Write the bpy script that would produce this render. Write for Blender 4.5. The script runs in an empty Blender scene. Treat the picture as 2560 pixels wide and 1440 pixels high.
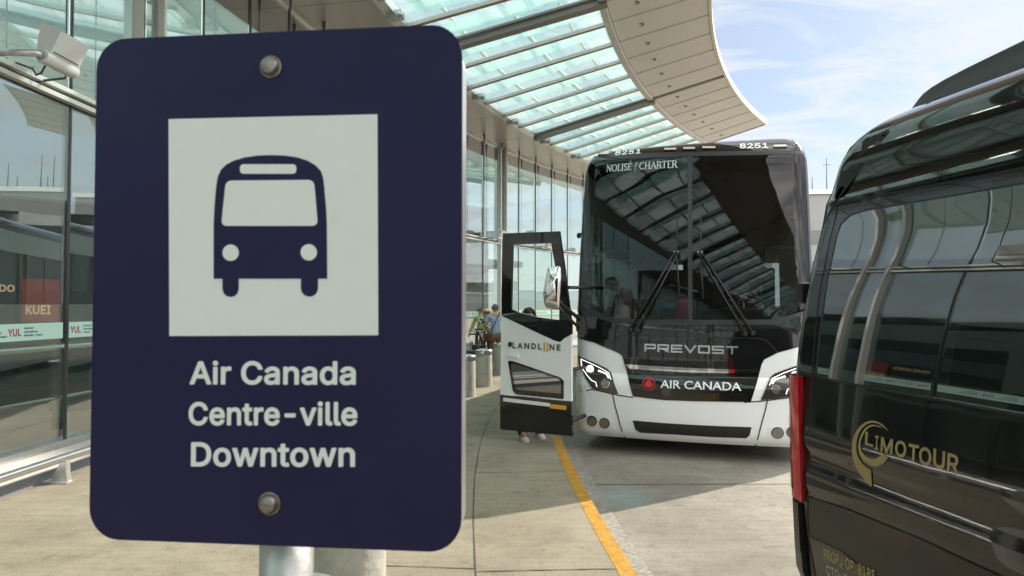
import bpy, bmesh, math, random
from mathutils import Vector, Matrix
random.seed(7)
C = bpy.context.scene.collection
SC = bpy.context.scene
R = math.radians
PI = math.pi

# ------------------------------------------------------------------ camera, sky, sun, exposure
EYE = 1.68
FPX = 1707.0
PITCH = math.atan(45 / FPX)
cd = bpy.data.cameras.new("camera")
cam = bpy.data.objects.new("camera", cd)
C.objects.link(cam)
cam.location = (0, 0, EYE)
cam.rotation_euler = (PI / 2 + PITCH, 0, 0)
cd.sensor_width = 36
cd.lens = 36 * FPX / 2560
cd.clip_start = 0.05
cd.clip_end = 3000
cd.dof.use_dof = True
cd.dof.focus_distance = 7.5
cd.dof.aperture_fstop = 13.0
SC.camera = cam

SUN_AZ, SUN_EL = R(53), R(37)
SUN = Vector((math.cos(SUN_EL) * math.sin(SUN_AZ), math.cos(SUN_EL) * math.cos(SUN_AZ), math.sin(SUN_EL)))
world = bpy.data.worlds.new("World")
SC.world = world
world.use_nodes = True
wn, wl = world.node_tree.nodes, world.node_tree.links
wn.clear()
w_out = wn.new('ShaderNodeOutputWorld')
w_bg = wn.new('ShaderNodeBackground')
w_sky = wn.new('ShaderNodeTexSky')
w_sky.sky_type = 'NISHITA'
w_sky.sun_disc = False
w_sky.sun_elevation = SUN_EL
w_sky.sun_rotation = SUN_AZ
w_sky.air_density = 1.0
w_sky.dust_density = 0.8
w_sky.ozone_density = 1.0
w_bg.inputs['Strength'].default_value = 0.15
# thin high cloud: noise over the sky directions, flattened towards the horizon like a real cloud layer
tc = wn.new('ShaderNodeTexCoord')
sep = wn.new('ShaderNodeSeparateXYZ')
wl.new(tc.outputs['Generated'], sep.inputs[0])
def wmath(op, a, b=None, clamp=False):
    n = wn.new('ShaderNodeMath'); n.operation = op; n.use_clamp = clamp
    for i, v in enumerate((a, b)):
        if v is None: continue
        if isinstance(v, (int, float)): n.inputs[i].default_value = v
        else: wl.new(v, n.inputs[i])
    return n.outputs[0]
den = wmath('ADD', wmath('MAXIMUM', sep.outputs['Z'], 0.0), 0.12)
cx_ = wmath('DIVIDE', sep.outputs['X'], den)
cy_ = wmath('DIVIDE', sep.outputs['Y'], den)
comb = wn.new('ShaderNodeCombineXYZ')
wl.new(cx_, comb.inputs[0]); wl.new(wmath('MULTIPLY', cy_, 1.6), comb.inputs[1])
nz = wn.new('ShaderNodeTexNoise')
nz.inputs['Scale'].default_value = 2.1
nz.inputs['Detail'].default_value = 9
nz.inputs['Roughness'].default_value = 0.62
nz.inputs['Distortion'].default_value = 0.7
wl.new(comb.outputs[0], nz.inputs['Vector'])
ramp = wn.new('ShaderNodeValToRGB')
ramp.color_ramp.elements[0].position = 0.42
ramp.color_ramp.elements[0].color = (0.32, 0.32, 0.32, 1)
ramp.color_ramp.elements[1].position = 0.60
ramp.color_ramp.elements[1].color = (0.95, 0.95, 0.95, 1)
wl.new(nz.outputs['Fac'], ramp.inputs[0])
lowc = wmath('SUBTRACT', 1.0, wmath('MULTIPLY', sep.outputs['Z'], 2.6, True), True)
cover = wmath('MAXIMUM', ramp.outputs[0], wmath('MULTIPLY', lowc, 0.75), True)
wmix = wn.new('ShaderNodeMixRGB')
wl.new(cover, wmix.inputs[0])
smul = wn.new('ShaderNodeMixRGB'); smul.blend_type = 'MULTIPLY'; smul.inputs[0].default_value = 1
wl.new(w_sky.outputs[0], smul.inputs[1]); smul.inputs[2].default_value = (0.305, 0.335, 0.365, 1)
wl.new(smul.outputs[0], wmix.inputs[1])
# fill light added: unseen cloud behind the camera and overhead made much brighter
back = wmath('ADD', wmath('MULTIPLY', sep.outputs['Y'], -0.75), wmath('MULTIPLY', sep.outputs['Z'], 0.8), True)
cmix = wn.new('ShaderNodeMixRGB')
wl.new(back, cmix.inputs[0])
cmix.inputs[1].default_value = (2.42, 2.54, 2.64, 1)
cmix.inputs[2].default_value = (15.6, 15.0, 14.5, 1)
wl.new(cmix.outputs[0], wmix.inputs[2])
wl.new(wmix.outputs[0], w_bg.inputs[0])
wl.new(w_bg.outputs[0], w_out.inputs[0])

sl = bpy.data.lights.new("sun", 'SUN')
sl.energy = 2.9
sl.angle = R(0.55)
sl.color = (1.0, 0.92, 0.80)
so = bpy.data.objects.new("sun", sl)
C.objects.link(so)
so.location = (20, 10, 30)
so.rotation_euler = SUN.to_track_quat('Z', 'Y').to_euler()

SC.view_settings.view_transform = 'Standard'
SC.view_settings.look = 'None'
SC.view_settings.exposure = 1.3
SC.view_settings.gamma = 1
SC.cycles.max_bounces = 10
SC.cycles.transparent_max_bounces = 24
SC.cycles.glossy_bounces = 6
SC.cycles.caustics_reflective = False
SC.cycles.caustics_refractive = False
SC.cycles.sample_clamp_indirect = 6

# ------------------------------------------------------------------ pixel helpers (photo pixels, 2560 x 1440)
CAM = Vector((0, 0, EYE))
def ray(px, py):
    u = (px - 1280) / FPX; v = (720 - py) / FPX
    return Vector((u, math.cos(PITCH) - v * math.sin(PITCH), math.sin(PITCH) + v * math.cos(PITCH)))
def ground_pt(px, py, z=0.0):
    r = ray(px, py); t = (z - EYE) / r.z
    return CAM + r * t
def depth_pt(px, py, y):
    r = ray(px, py)
    return CAM + r * (y / r.y)

# ------------------------------------------------------------------ materials
def new_mat(name):
    m = bpy.data.materials.new(name); m.use_nodes = True
    nt = m.node_tree
    return m, nt, nt.nodes['Principled BSDF']
def rgb(c):
    return (c[0], c[1], c[2], 1)
def mat(name, col, rough=0.5, metal=0.0, coat=0.0, spec=0.5, var=0.0, vscale=6.0, bump=0.0, bscale=40.0, emit=None, estr=0.0, ior=None, wave=0.0):
    m, nt, b = new_mat(name)
    b.inputs['Base Color'].default_value = rgb(col)
    b.inputs['Roughness'].default_value = rough
    b.inputs['Metallic'].default_value = metal
    b.inputs['Coat Weight'].default_value = coat
    b.inputs['Coat Roughness'].default_value = 0.03
    b.inputs['Specular IOR Level'].default_value = spec
    if ior: b.inputs['IOR'].default_value = ior
    L = nt.links
    geo = None
    if var or bump or wave:
        geo = nt.nodes.new('ShaderNodeTexCoord')
    if var:
        n = nt.nodes.new('ShaderNodeTexNoise'); n.inputs['Scale'].default_value = vscale; n.inputs['Detail'].default_value = 6
        n.inputs['Roughness'].default_value = 0.65
        L.new(geo.outputs['Object'], n.inputs['Vector'])
        r = nt.nodes.new('ShaderNodeValToRGB')
        r.color_ramp.elements[0].position = 0.3; r.color_ramp.elements[1].position = 0.7
        r.color_ramp.elements[0].color = rgb([x * (1 - var) for x in col]); r.color_ramp.elements[1].color = rgb([min(1, x * (1 + var)) for x in col])
        L.new(n.outputs['Fac'], r.inputs[0]); L.new(r.outputs[0], b.inputs['Base Color'])
    if bump or wave:
        n = nt.nodes.new('ShaderNodeTexNoise'); n.inputs['Scale'].default_value = bscale; n.inputs['Detail'].default_value = 1 if wave else 5
        L.new(geo.outputs['Object'], n.inputs['Vector'])
        bp = nt.nodes.new('ShaderNodeBump'); bp.inputs['Strength'].default_value = 1.0 if wave else bump
        bp.inputs['Distance'].default_value = wave if wave else 0.01
        L.new(n.outputs['Fac'], bp.inputs['Height']); L.new(bp.outputs[0], b.inputs['Normal'])
        if wave: L.new(bp.outputs[0], b.inputs['Coat Normal'])
    if emit:
        b.inputs['Emission Color'].default_value = rgb(emit); b.inputs['Emission Strength'].default_value = estr
    return m
def glass_mat(name, tint, ior=1.6, wave=0.0, wscale=1.2, gcol=(1, 1, 1), milky=None, mfac=0.0):
    """architectural glass: Fresnel reflection over a tinted see-through body"""
    m = bpy.data.materials.new(name); m.use_nodes = True
    nt = m.node_tree; N = nt.nodes; L = nt.links; N.clear()
    out = N.new('ShaderNodeOutputMaterial'); mix = N.new('ShaderNodeMixShader')
    tr = N.new('ShaderNodeBsdfTransparent'); tr.inputs[0].default_value = rgb(tint)
    gl = N.new('ShaderNodeBsdfGlossy'); gl.inputs['Roughness'].default_value = 0.0; gl.inputs['Color'].default_value = rgb(gcol)
    lw = N.new('ShaderNodeLayerWeight'); lw.inputs['Blend'].default_value = 0.5
    pw = N.new('ShaderNodeMath'); pw.operation = 'POWER'; pw.inputs[1].default_value = 5; L.new(lw.outputs['Facing'], pw.inputs[0])
    f0 = ((ior - 1) / (ior + 1)) ** 2
    fr = N.new('ShaderNodeMath'); fr.operation = 'MULTIPLY_ADD'; fr.inputs[1].default_value = 1 - f0; fr.inputs[2].default_value = f0; L.new(pw.outputs[0], fr.inputs[0])
    if wave:
        t = N.new('ShaderNodeTexCoord'); n = N.new('ShaderNodeTexNoise'); n.inputs['Scale'].default_value = wscale; n.inputs['Detail'].default_value = 0.5
        L.new(t.outputs['Object'], n.inputs['Vector'])
        bp = N.new('ShaderNodeBump'); bp.inputs['Distance'].default_value = wave; bp.inputs['Strength'].default_value = 1
        L.new(n.outputs['Fac'], bp.inputs['Height']); L.new(bp.outputs[0], gl.inputs['Normal'])
    body = tr.outputs[0]
    if milky:
        tl = N.new('ShaderNodeBsdfTranslucent'); tl.inputs[0].default_value = rgb(milky)
        mm = N.new('ShaderNodeMixShader'); mm.inputs[0].default_value = mfac
        L.new(tr.outputs[0], mm.inputs[1]); L.new(tl.outputs[0], mm.inputs[2]); body = mm.outputs[0]
    L.new(fr.outputs[0], mix.inputs[0]); L.new(body, mix.inputs[1]); L.new(gl.outputs[0], mix.inputs[2])
    L.new(mix.outputs[0], out.inputs[0])
    return m

def concrete_mat(name, c1, c2, c3, groove=0.0, stains=()):
    m, nt, b = new_mat(name); N = nt.nodes; L = nt.links
    t = N.new('ShaderNodeTexCoord')
    def noise(scale, detail=6, rough=0.6, vec=None, dist=0.0):
        n = N.new('ShaderNodeTexNoise'); n.inputs['Scale'].default_value = scale; n.inputs['Detail'].default_value = detail
        n.inputs['Roughness'].default_value = rough; n.inputs['Distortion'].default_value = dist
        L.new(vec or t.outputs['Object'], n.inputs['Vector']); return n.outputs['Fac']
    def rampf(f, a, bb, ca, cb):
        r = N.new('ShaderNodeValToRGB'); e = r.color_ramp.elements
        e[0].position = a; e[1].position = bb; e[0].color = rgb(ca); e[1].color = rgb(cb); L.new(f, r.inputs[0]); return r.outputs[0]
    def mixc(kind, fac, a, bb):
        x = N.new('ShaderNodeMixRGB'); x.blend_type = kind
        for i, v in ((0, fac), (1, a), (2, bb)):
            if isinstance(v, (int, float)): x.inputs[i].default_value = v
            elif isinstance(v, tuple): x.inputs[i].default_value = rgb(v)
            else: L.new(v, x.inputs[i])
        return x.outputs[0]
    col = rampf(noise(0.55, 8, 0.7, dist=0.6), 0.3, 0.7, c1, c2)
    streak = N.new('ShaderNodeMapping'); streak.inputs['Scale'].default_value = (0.7, 9, 1)
    L.new(t.outputs['Object'], streak.inputs[0])
    col = mixc('MIX', rampf(noise(1.6, 6, 0.7, streak.outputs[0]), 0.45, 0.75, (0, 0, 0), (0.45, 0.45, 0.45)), col, c3)
    col = mixc('MULTIPLY', 1.0, col, rampf(noise(60, 4, 0.8), 0.28, 0.62, (0.72, 0.71, 0.69), (1.08, 1.08, 1.08)))
    col = mixc('MULTIPLY', 1.0, col, rampf(noise(7, 9, 0.75), 0.26, 0.48, (0.64, 0.62, 0.58), (1.02, 1.02, 1.02)))
    col = mixc('MULTIPLY', 1.0, col, rampf(noise(1.1, 5, 0.6, dist=1.2), 0.36, 0.58, (0.85, 0.84, 0.83), (1.05, 1.05, 1.05)))
    v2 = N.new('ShaderNodeTexVoronoi'); v2.inputs['Scale'].default_value = 14; L.new(t.outputs['Object'], v2.inputs['Vector'])
    col = mixc('MULTIPLY', 1.0, col, rampf(v2.outputs['Distance'], 0.05, 0.16, (0.66, 0.65, 0.62), (1, 1, 1)))
    # small dark spots: gum, drips
    vo = N.new('ShaderNodeTexVoronoi'); vo.inputs['Scale'].default_value = 2.3; L.new(t.outputs['Object'], vo.inputs['Vector'])
    col = mixc('MIX', rampf(vo.outputs['Distance'], 0.03, 0.055, (0.45, 0.45, 0.45), (0, 0, 0)), col, (0.09, 0.085, 0.08))
    for (sx, sy, rad, sc_, c, k) in stains:
        mp = N.new('ShaderNodeMapping'); mp.inputs['Location'].default_value = (-sx * 1.0, -sy * sc_, 0); mp.inputs['Scale'].default_value = (1, sc_, 1)
        L.new(t.outputs['Object'], mp.inputs[0])
        ln = N.new('ShaderNodeVectorMath'); ln.operation = 'LENGTH'; L.new(mp.outputs[0], ln.inputs[0])
        md = N.new('ShaderNodeMath'); md.operation = 'ADD'; L.new(ln.outputs['Value'], md.inputs[0])
        nn = N.new('ShaderNodeMath'); nn.operation = 'MULTIPLY'; nn.inputs[1].default_value = rad * 1.5
        L.new(noise(9, 7, 0.75), nn.inputs[0]); L.new(nn.outputs[0], md.inputs[1])
        col = mixc('MIX', rampf(md.outputs[0], rad * 0.85, rad * 1.7, (k, k, k), (0, 0, 0)), col, c)
    L.new(col, b.inputs['Base Color'])
    b.inputs['Roughness'].default_value = 0.85
    b.inputs['Specular IOR Level'].default_value = 0.3
    h = noise(90, 5, 0.7)
    if groove:
        wv = N.new('ShaderNodeTexWave'); wv.wave_type = 'BANDS'; wv.bands_direction = 'Y'
        wv.inputs['Scale'].default_value = 8.0; wv.inputs['Distortion'].default_value = 1.2; wv.inputs['Detail'].default_value = 2; wv.inputs['Detail Scale'].default_value = 3
        L.new(t.outputs['Object'], wv.inputs['Vector'])
        col2 = mixc('MULTIPLY', 1.0, col, rampf(wv.outputs['Fac'], 0.0, 0.35, (1 - groove, 1 - groove, 1 - groove), (1, 1, 1)))
        L.new(col2, b.inputs['Base Color'])
    bp = N.new('ShaderNodeBump'); bp.inputs['Strength'].default_value = 0.5; bp.inputs['Distance'].default_value = 0.004
    L.new(h, bp.inputs['Height']); L.new(bp.outputs[0], b.inputs['Normal'])
    return m

M = {}
M['sidewalk'] = concrete_mat('sidewalk_concrete', (0.232, 0.203, 0.153), (0.33, 0.293, 0.224), (0.165, 0.145, 0.112),
    stains=[(-.75, 5.0, .035, 1, (.07, .065, .06), .7), (.22, 4.75, .03, 1.4, (.07, .065, .06), .7), (-2.7, 5.1, .3, .7, (.14, .125, .1), .4), (.05, 6.2, .12, 2.2, (.11, .1, .09), .5), (.35, 5.1, .16, .5, (.16, .145, .115), .5)])
M['road'] = concrete_mat('road_concrete', (0.225, 0.206, 0.172), (0.305, 0.282, 0.238), (0.155, 0.143, 0.121), groove=0.16,
    stains=[(1.07, 5.05, 0.13, 2.2, (0.16, 0.42, 0.36), 0.75), (1.05, 6.55, 0.42, 0.8, (0.22, 0.32, 0.31), 0.75), (0.98, 4.75, 0.14, 1.2, (0.2, 0.4, 0.34), 0.5),
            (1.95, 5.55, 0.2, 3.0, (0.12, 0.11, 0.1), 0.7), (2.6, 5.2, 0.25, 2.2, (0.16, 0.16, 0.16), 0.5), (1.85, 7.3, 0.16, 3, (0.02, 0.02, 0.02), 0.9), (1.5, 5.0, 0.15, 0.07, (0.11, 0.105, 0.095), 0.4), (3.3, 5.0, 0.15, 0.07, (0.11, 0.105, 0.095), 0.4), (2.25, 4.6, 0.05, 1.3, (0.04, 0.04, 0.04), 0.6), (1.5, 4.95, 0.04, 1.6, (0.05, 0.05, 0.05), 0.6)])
M['joint'] = mat('joint_filler', (0.07, 0.065, 0.055), 0.9, var=0.5, vscale=30)
M['yellow'] = mat('yellow_kerb_paint', (0.42, 0.215, 0.017), 0.65, var=0.34, vscale=14, bump=0.6, bscale=50)
def worn_white():
    m, nt, b = new_mat('worn_white_paint'); N = nt.nodes; L = nt.links
    t = N.new('ShaderNodeTexCoord'); n = N.new('ShaderNodeTexNoise'); n.inputs['Scale'].default_value = 22; n.inputs['Detail'].default_value = 8; n.inputs['Roughness'].default_value = 0.8
    mp = N.new('ShaderNodeMapping'); mp.inputs['Scale'].default_value = (1, 2.2, 1); L.new(t.outputs['Object'], mp.inputs[0]); L.new(mp.outputs[0], n.inputs['Vector'])
    r = N.new('ShaderNodeValToRGB'); r.color_ramp.elements[0].position = 0.42; r.color_ramp.elements[1].position = 0.6
    r.color_ramp.elements[0].color = (0.15, 0.14, 0.125, 1); r.color_ramp.elements[1].color = (0.36, 0.345, 0.31, 1)
    L.new(n.outputs['Fac'], r.inputs[0]); L.new(r.outputs[0], b.inputs['Base Color']); b.inputs['Roughness'].default_value = 0.85
    return m
M['worn_white'] = worn_white()
M['navy'] = mat('navy_sign_vinyl', (0.0115, 0.0095, 0.056), 0.42, spec=0.32, var=0.12, vscale=5)
M['sign_white'] = mat('sign_reflective_white', (0.88, 0.90, 0.90), 0.5, var=0.02, vscale=60)
M['alu'] = mat('brushed_aluminium', (0.72, 0.72, 0.71), 0.32, 0.9, var=0.08, vscale=14)
M['galv'] = mat('galvanised_steel', (0.50, 0.51, 0.51), 0.42, 0.75, var=0.3, vscale=18, bump=0.15, bscale=30)
M['bolt'] = mat('rusty_bolt_steel', (0.32, 0.30, 0.28), 0.4, 0.8, var=0.45, vscale=90)
M['rust'] = mat('bolt_rust', (0.16, 0.085, 0.045), 0.8, 0.2, var=0.5, vscale=120)
M['steel'] = mat('stainless_tube', (0.66, 0.66, 0.66), 0.22, 1.0, var=0.05)
M['plinth'] = mat('pale_granite', (0.55, 0.54, 0.52), 0.7, var=0.28, vscale=70)
M['plinth_dark'] = mat('dark_plinth_band', (0.17, 0.18, 0.2), 0.6, var=0.5, vscale=80)
M['fac_glass'] = glass_mat('facade_glass', (0.66, 0.76, 0.73), 4.0, 0.0025, 0.7)
M['fac_low'] = glass_mat('entrance_glass', (0.86, 0.93, 0.91), 2.4, 0.0025, 0.7)
M['teal_glass'] = mat('teal_back_painted_glass', (0.34, 0.50, 0.47), 0.08, coat=0.4)
M['mullion'] = mat('dark_mullion', (0.09, 0.095, 0.095), 0.35, 0.5)
M['white_steel'] = mat('white_painted_steel', (0.72, 0.70, 0.66), 0.3, var=0.03)
M['soffit'] = mat('beige_soffit_metal', (0.72, 0.705, 0.68), 0.42, var=0.035, vscale=2)
M['soffit_in'] = mat('taupe_soffit_metal', (0.62, 0.56, 0.54), 0.30, 0.2, var=0.03, vscale=2)
M['purlin'] = mat('grey_brown_purlin', (0.52, 0.49, 0.46), 0.4, 0.2)
M['beam'] = mat('dark_canopy_beam', (0.17, 0.155, 0.14), 0.45, 0.2)
M['can_glass'] = glass_mat('canopy_frit_glass', (0.81, 0.885, 0.875), 1.3, milky=(0.82, 0.92, 0.90), mfac=0.16)
M['louvre_glass'] = glass_mat('roof_louvre_glass', (0.52, 0.70, 0.68), 1.3, milky=(0.66, 0.84, 0.81), mfac=0.3)
M['fascia'] = mat('pale_fascia_edge', (0.78, 0.74, 0.60), 0.35)
M['band'] = mat('mint_safety_band', (0.50, 0.74, 0.66), 0.4)
M['crimson'] = mat('crimson_print', (0.42, 0.02, 0.09), 0.5)
M['ink'] = mat('dark_print', (0.05, 0.09, 0.09), 0.5)
M['bus_white'] = mat('bus_white_paint', (0.83, 0.86, 0.87), 0.22, coat=0.6, var=0.015, vscale=3)
M['bus_black'] = mat('bus_black_gloss', (0.008, 0.0085, 0.009), 0.12, coat=1.0, spec=0.15, wave=0.002, bscale=3)
M['gasket'] = mat('rubber_gasket', (0.022, 0.023, 0.026), 0.38)
M['trim'] = mat('black_trim_plastic', (0.014, 0.014, 0.015), 0.5)
M['wind_glass'] = glass_mat('windscreen_glass', (0.25, 0.30, 0.295), 1.41)
M['door_glass'] = glass_mat('door_clear_glass', (0.80, 0.86, 0.84), 1.35)
M['side_glass'] = glass_mat('bus_side_glass', (0.25, 0.28, 0.29), 1.6)
M['chrome'] = mat('chrome', (0.62, 0.62, 0.61), 0.06, 1.0)
M['chrome_badge'] = mat('satin_chrome_badge', (0.55, 0.55, 0.545), 0.24, 1.0)
M['decal_white'] = mat('white_lettering', (0.80, 0.82, 0.82), 0.4)
M['charter'] = mat('pale_grey_lettering', (0.52, 0.60, 0.60), 0.5)
M['red_decal'] = mat('red_emblem', (0.52, 0.02, 0.03), 0.4)
M['gold_bar'] = mat('amber_lettering', (0.62, 0.34, 0.06), 0.5)
M['amber'] = mat('amber_reflector', (0.80, 0.36, 0.02), 0.25, coat=0.5)
M['grille'] = mat('charcoal_grille', (0.012, 0.011, 0.010), 0.62)
M['lamp_dark'] = mat('dark_lamp_bowl', (0.045, 0.043, 0.040), 0.22, 0.3, coat=1.0)
M['lamp_lens'] = mat('lamp_lens_glass', (0.16, 0.16, 0.15), 0.06, 0.3, coat=1.0)
M['lamp_ring'] = mat('lamp_bezel_chrome', (0.5, 0.48, 0.44), 0.15, 1.0)
M['led'] = mat('lit_led', (0.9, 0.9, 0.9), 0.3, emit=(1.0, 0.98, 0.95), estr=.42)
M['led_hot'] = mat('lit_low_beam', (0.9, 0.9, 0.9), 0.3, emit=(1.0, 0.99, 0.97), estr=1.1)
M['marker'] = mat('clear_marker_lens', (0.62, 0.55, 0.48), 0.2, coat=0.6, var=0.25, vscale=60)
M['seam'] = mat('panel_gap', (0.02, 0.02, 0.022), 0.8)
M['tyre'] = mat('tyre_rubber', (0.02, 0.02, 0.02), 0.8)
M['int_dark'] = mat('dark_cabin_trim', (0.03, 0.032, 0.034), 0.7)
M['int_grey'] = mat('grey_seat_fabric', (0.07, 0.07, 0.08), 0.9)
M['van_black'] = mat('van_black_gloss', (0.0075, 0.008, 0.008), 0.10, coat=1.0, spec=0.15, wave=0.0022, bscale=2.2)
M['van_glass'] = mat('privacy_glass', (0.006, 0.009, 0.009), 0.0, spec=0.5, ior=2.9, wave=0.0022, bscale=1.3)
M['van_clad'] = mat('matte_bumper_plastic', (0.022, 0.023, 0.024), 0.42, spec=0.5, bump=0.05, bscale=300)
M['tail_red'] = mat('red_tail_lens', (0.72, 0.012, 0.03), 0.10, coat=1.0, var=0.3, vscale=14)
M['tail_dark'] = mat('dark_red_lens', (0.38, 0.006, 0.016), 0.08, coat=1.0)
M['gold'] = mat('gold_vinyl', (0.42, 0.32, 0.15), 0.42)
M['pale_text'] = mat('pale_vinyl', (0.44, 0.42, 0.38), 0.5)
M['bollard'] = mat('bollard_concrete', (0.42, 0.40, 0.355), 0.85, var=0.22, vscale=9, bump=0.5, bscale=25)
M['flood'] = mat('floodlight_white_paint', (0.66, 0.66, 0.64), 0.35)
M['skin'] = mat('skin', (0.50, 0.30, 0.21), 0.55)
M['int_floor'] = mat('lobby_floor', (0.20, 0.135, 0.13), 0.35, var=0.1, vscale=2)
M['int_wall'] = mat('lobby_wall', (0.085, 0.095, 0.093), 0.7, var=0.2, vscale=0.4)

# ------------------------------------------------------------------ mesh helpers
def link_mesh(name, bm, m, parent=None, smooth=False):
    me = bpy.data.meshes.new(name)
    bm.normal_update()
    bm.to_mesh(me); bm.free()
    for p in me.polygons: p.use_smooth = smooth
    o = bpy.data.objects.new(name, me)
    C.objects.link(o)
    if m is not None: me.materials.append(m)
    if parent is not None: o.parent = parent
    return o
def autosmooth(o, ang=35):
    me = o.data
    bm = bmesh.new(); bm.from_mesh(me)
    for f in bm.faces: f.smooth = True
    for e in bm.edges:
        e.smooth = not (len(e.link_faces) == 2 and e.calc_face_angle(0) > R(ang))
    bm.to_mesh(me); bm.free()
    return o
def tag(o, label=None, cat=None, group=None, kind=None):
    if label: o['label'] = label
    if cat: o['category'] = cat
    if group: o['group'] = group
    if kind: o['kind'] = kind
    return o
def thing(name, label, cat, loc=(0, 0, 0), rotz=0, group=None):
    o = bpy.data.objects.new(name, None); o.empty_display_size = 0.2
    C.objects.link(o); o.location = loc; o.rotation_euler = (0, 0, rotz)
    return tag(o, label, cat, group)
def copy_tree(o, parent=None):
    c = o.copy(); C.objects.link(c)
    if parent is not None: c.parent = parent
    for ch in list(o.children): copy_tree(ch, c)
    return c
def box(bm, c, s, rot=None):
    vs = []
    for dx in (-.5, .5):
        for dy in (-.5, .5):
            for dz in (-.5, .5):
                v = Vector((dx * s[0], dy * s[1], dz * s[2]))
                if rot is not None: v = rot @ v
                vs.append(bm.verts.new(Vector(c) + v))
    for f in ((0, 1, 3, 2), (4, 6, 7, 5), (0, 4, 5, 1), (2, 3, 7, 6), (0, 2, 6, 4), (1, 5, 7, 3)):
        bm.faces.new([vs[i] for i in f])
    return vs
def bevel_all(bm, w, seg=2):
    bmesh.ops.recalc_face_normals(bm, faces=bm.faces)
    bmesh.ops.bevel(bm, geom=[e for e in bm.edges if len(e.link_faces) == 2 and e.calc_face_angle(0) > 0.5], offset=w, segments=seg, profile=0.6, affect='EDGES')
def tube(bm, pts, r, n=10, r2=None, cap=True):
    pts = [Vector(p) for p in pts]
    rings = []
    up = Vector((0, 0, 1))
    for i, p in enumerate(pts):
        d = (pts[min(i + 1, len(pts) - 1)] - pts[max(i - 1, 0)]).normalized()
        a = d.cross(up)
        if a.length < 1e-3: a = d.cross(Vector((1, 0, 0)))
        a.normalize(); b = a.cross(d)
        rr = r if r2 is None else r + (r2 - r) * i / (len(pts) - 1)
        rings.append([bm.verts.new(p + (a * math.cos(2 * PI * k / n) + b * math.sin(2 * PI * k / n)) * rr) for k in range(n)])
    for i in range(len(rings) - 1):
        for k in range(n):
            bm.faces.new((rings[i][k], rings[i][(k + 1) % n], rings[i + 1][(k + 1) % n], rings[i + 1][k]))
    if cap:
        bm.faces.new(rings[0][::-1]); bm.faces.new(rings[-1])
def lathe(bm, prof, n=32, loc=(0, 0, 0), axis='z', rot=None):
    rings = []
    for (r, z) in prof:
        ring = []
        for k in range(n):
            a = 2 * PI * k / n
            v = Vector((r * math.cos(a), r * math.sin(a), z))
            if rot is not None: v = rot @ v
            ring.append(bm.verts.new(Vector(loc) + v))
        rings.append(ring)
    for i in range(len(rings) - 1):
        for k in range(n):
            bm.faces.new((rings[i][k], rings[i][(k + 1) % n], rings[i + 1][(k + 1) % n], rings[i + 1][k]))
    if prof[0][0] > 1e-6: bm.faces.new(rings[0][::-1])
    if prof[-1][0] > 1e-6: bm.faces.new(rings[-1])
def ball(bm, c, r, s=(1, 1, 1), seg=16, rot=None):
    ret = bmesh.ops.create_uvsphere(bm, u_segments=seg, v_segments=max(6, seg // 2 + 2), radius=r)
    for v in ret['verts']:
        p = Vector((v.co.x * s[0], v.co.y * s[1], v.co.z * s[2]))
        if rot is not None: p = rot @ p
        v.co = p + Vector(c)
def prism(bm, pts, f, depth_vec):
    """pts: 2-D outline, f maps (a,b)->Vector; extruded by depth_vec"""
    a = [bm.verts.new(f(*p)) for p in pts]
    b = [bm.verts.new(f(*p) + Vector(depth_vec)) for p in pts]
    bm.faces.new(a[::-1]); bm.faces.new(b)
    n = len(pts)
    for i in range(n):
        bm.faces.new((a[i], a[(i + 1) % n], b[(i + 1) % n], b[i]))
def round_poly(pts, r, seg=5):
    out = []
    n = len(pts)
    for i in range(n):
        p = Vector(pts[i]); a = Vector(pts[i - 1]); b = Vector(pts[(i + 1) % n])
        rr = r[i] if isinstance(r, (list, tuple)) else r
        da = (a - p); db = (b - p)
        k = min(rr, da.length * .48, db.length * .48)
        p0 = p + da.normalized() * k; p1 = p + db.normalized() * k
        for s in range(seg + 1):
            t = s / seg
            out.append(tuple(p0 * (1 - t) ** 2 + p * 2 * t * (1 - t) + p1 * t * t))
    return out
def interp(tab, x):
    if x <= tab[0][0]: return tab[0][1]
    if x >= tab[-1][0]: return tab[-1][1]
    for i in range(len(tab) - 1):
        if tab[i][0] <= x <= tab[i + 1][0]:
            x0, y0 = tab[i]; x1, y1 = tab[i + 1]
            m0 = (tab[i + 1][1] - tab[i - 1][1]) / (tab[i + 1][0] - tab[i - 1][0]) if i > 0 else (y1 - y0) / (x1 - x0)
            m1 = (tab[i + 2][1] - y0) / (tab[i + 2][0] - x0) if i + 2 < len(tab) else (y1 - y0) / (x1 - x0)
            sgn = (y1 - y0) / (x1 - x0)
            lim = lambda m: 0 if m * sgn <= 0 else math.copysign(min(abs(m), 3 * abs(sgn)), sgn)
            m0, m1 = lim(m0), lim(m1)
            h = x1 - x0; t = (x - x0) / h
            return y0 * (2 * t ** 3 - 3 * t * t + 1) + h * m0 * (t ** 3 - 2 * t * t + t) + y1 * (3 * t * t - 2 * t ** 3) + h * m1 * (t ** 3 - t * t)
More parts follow.
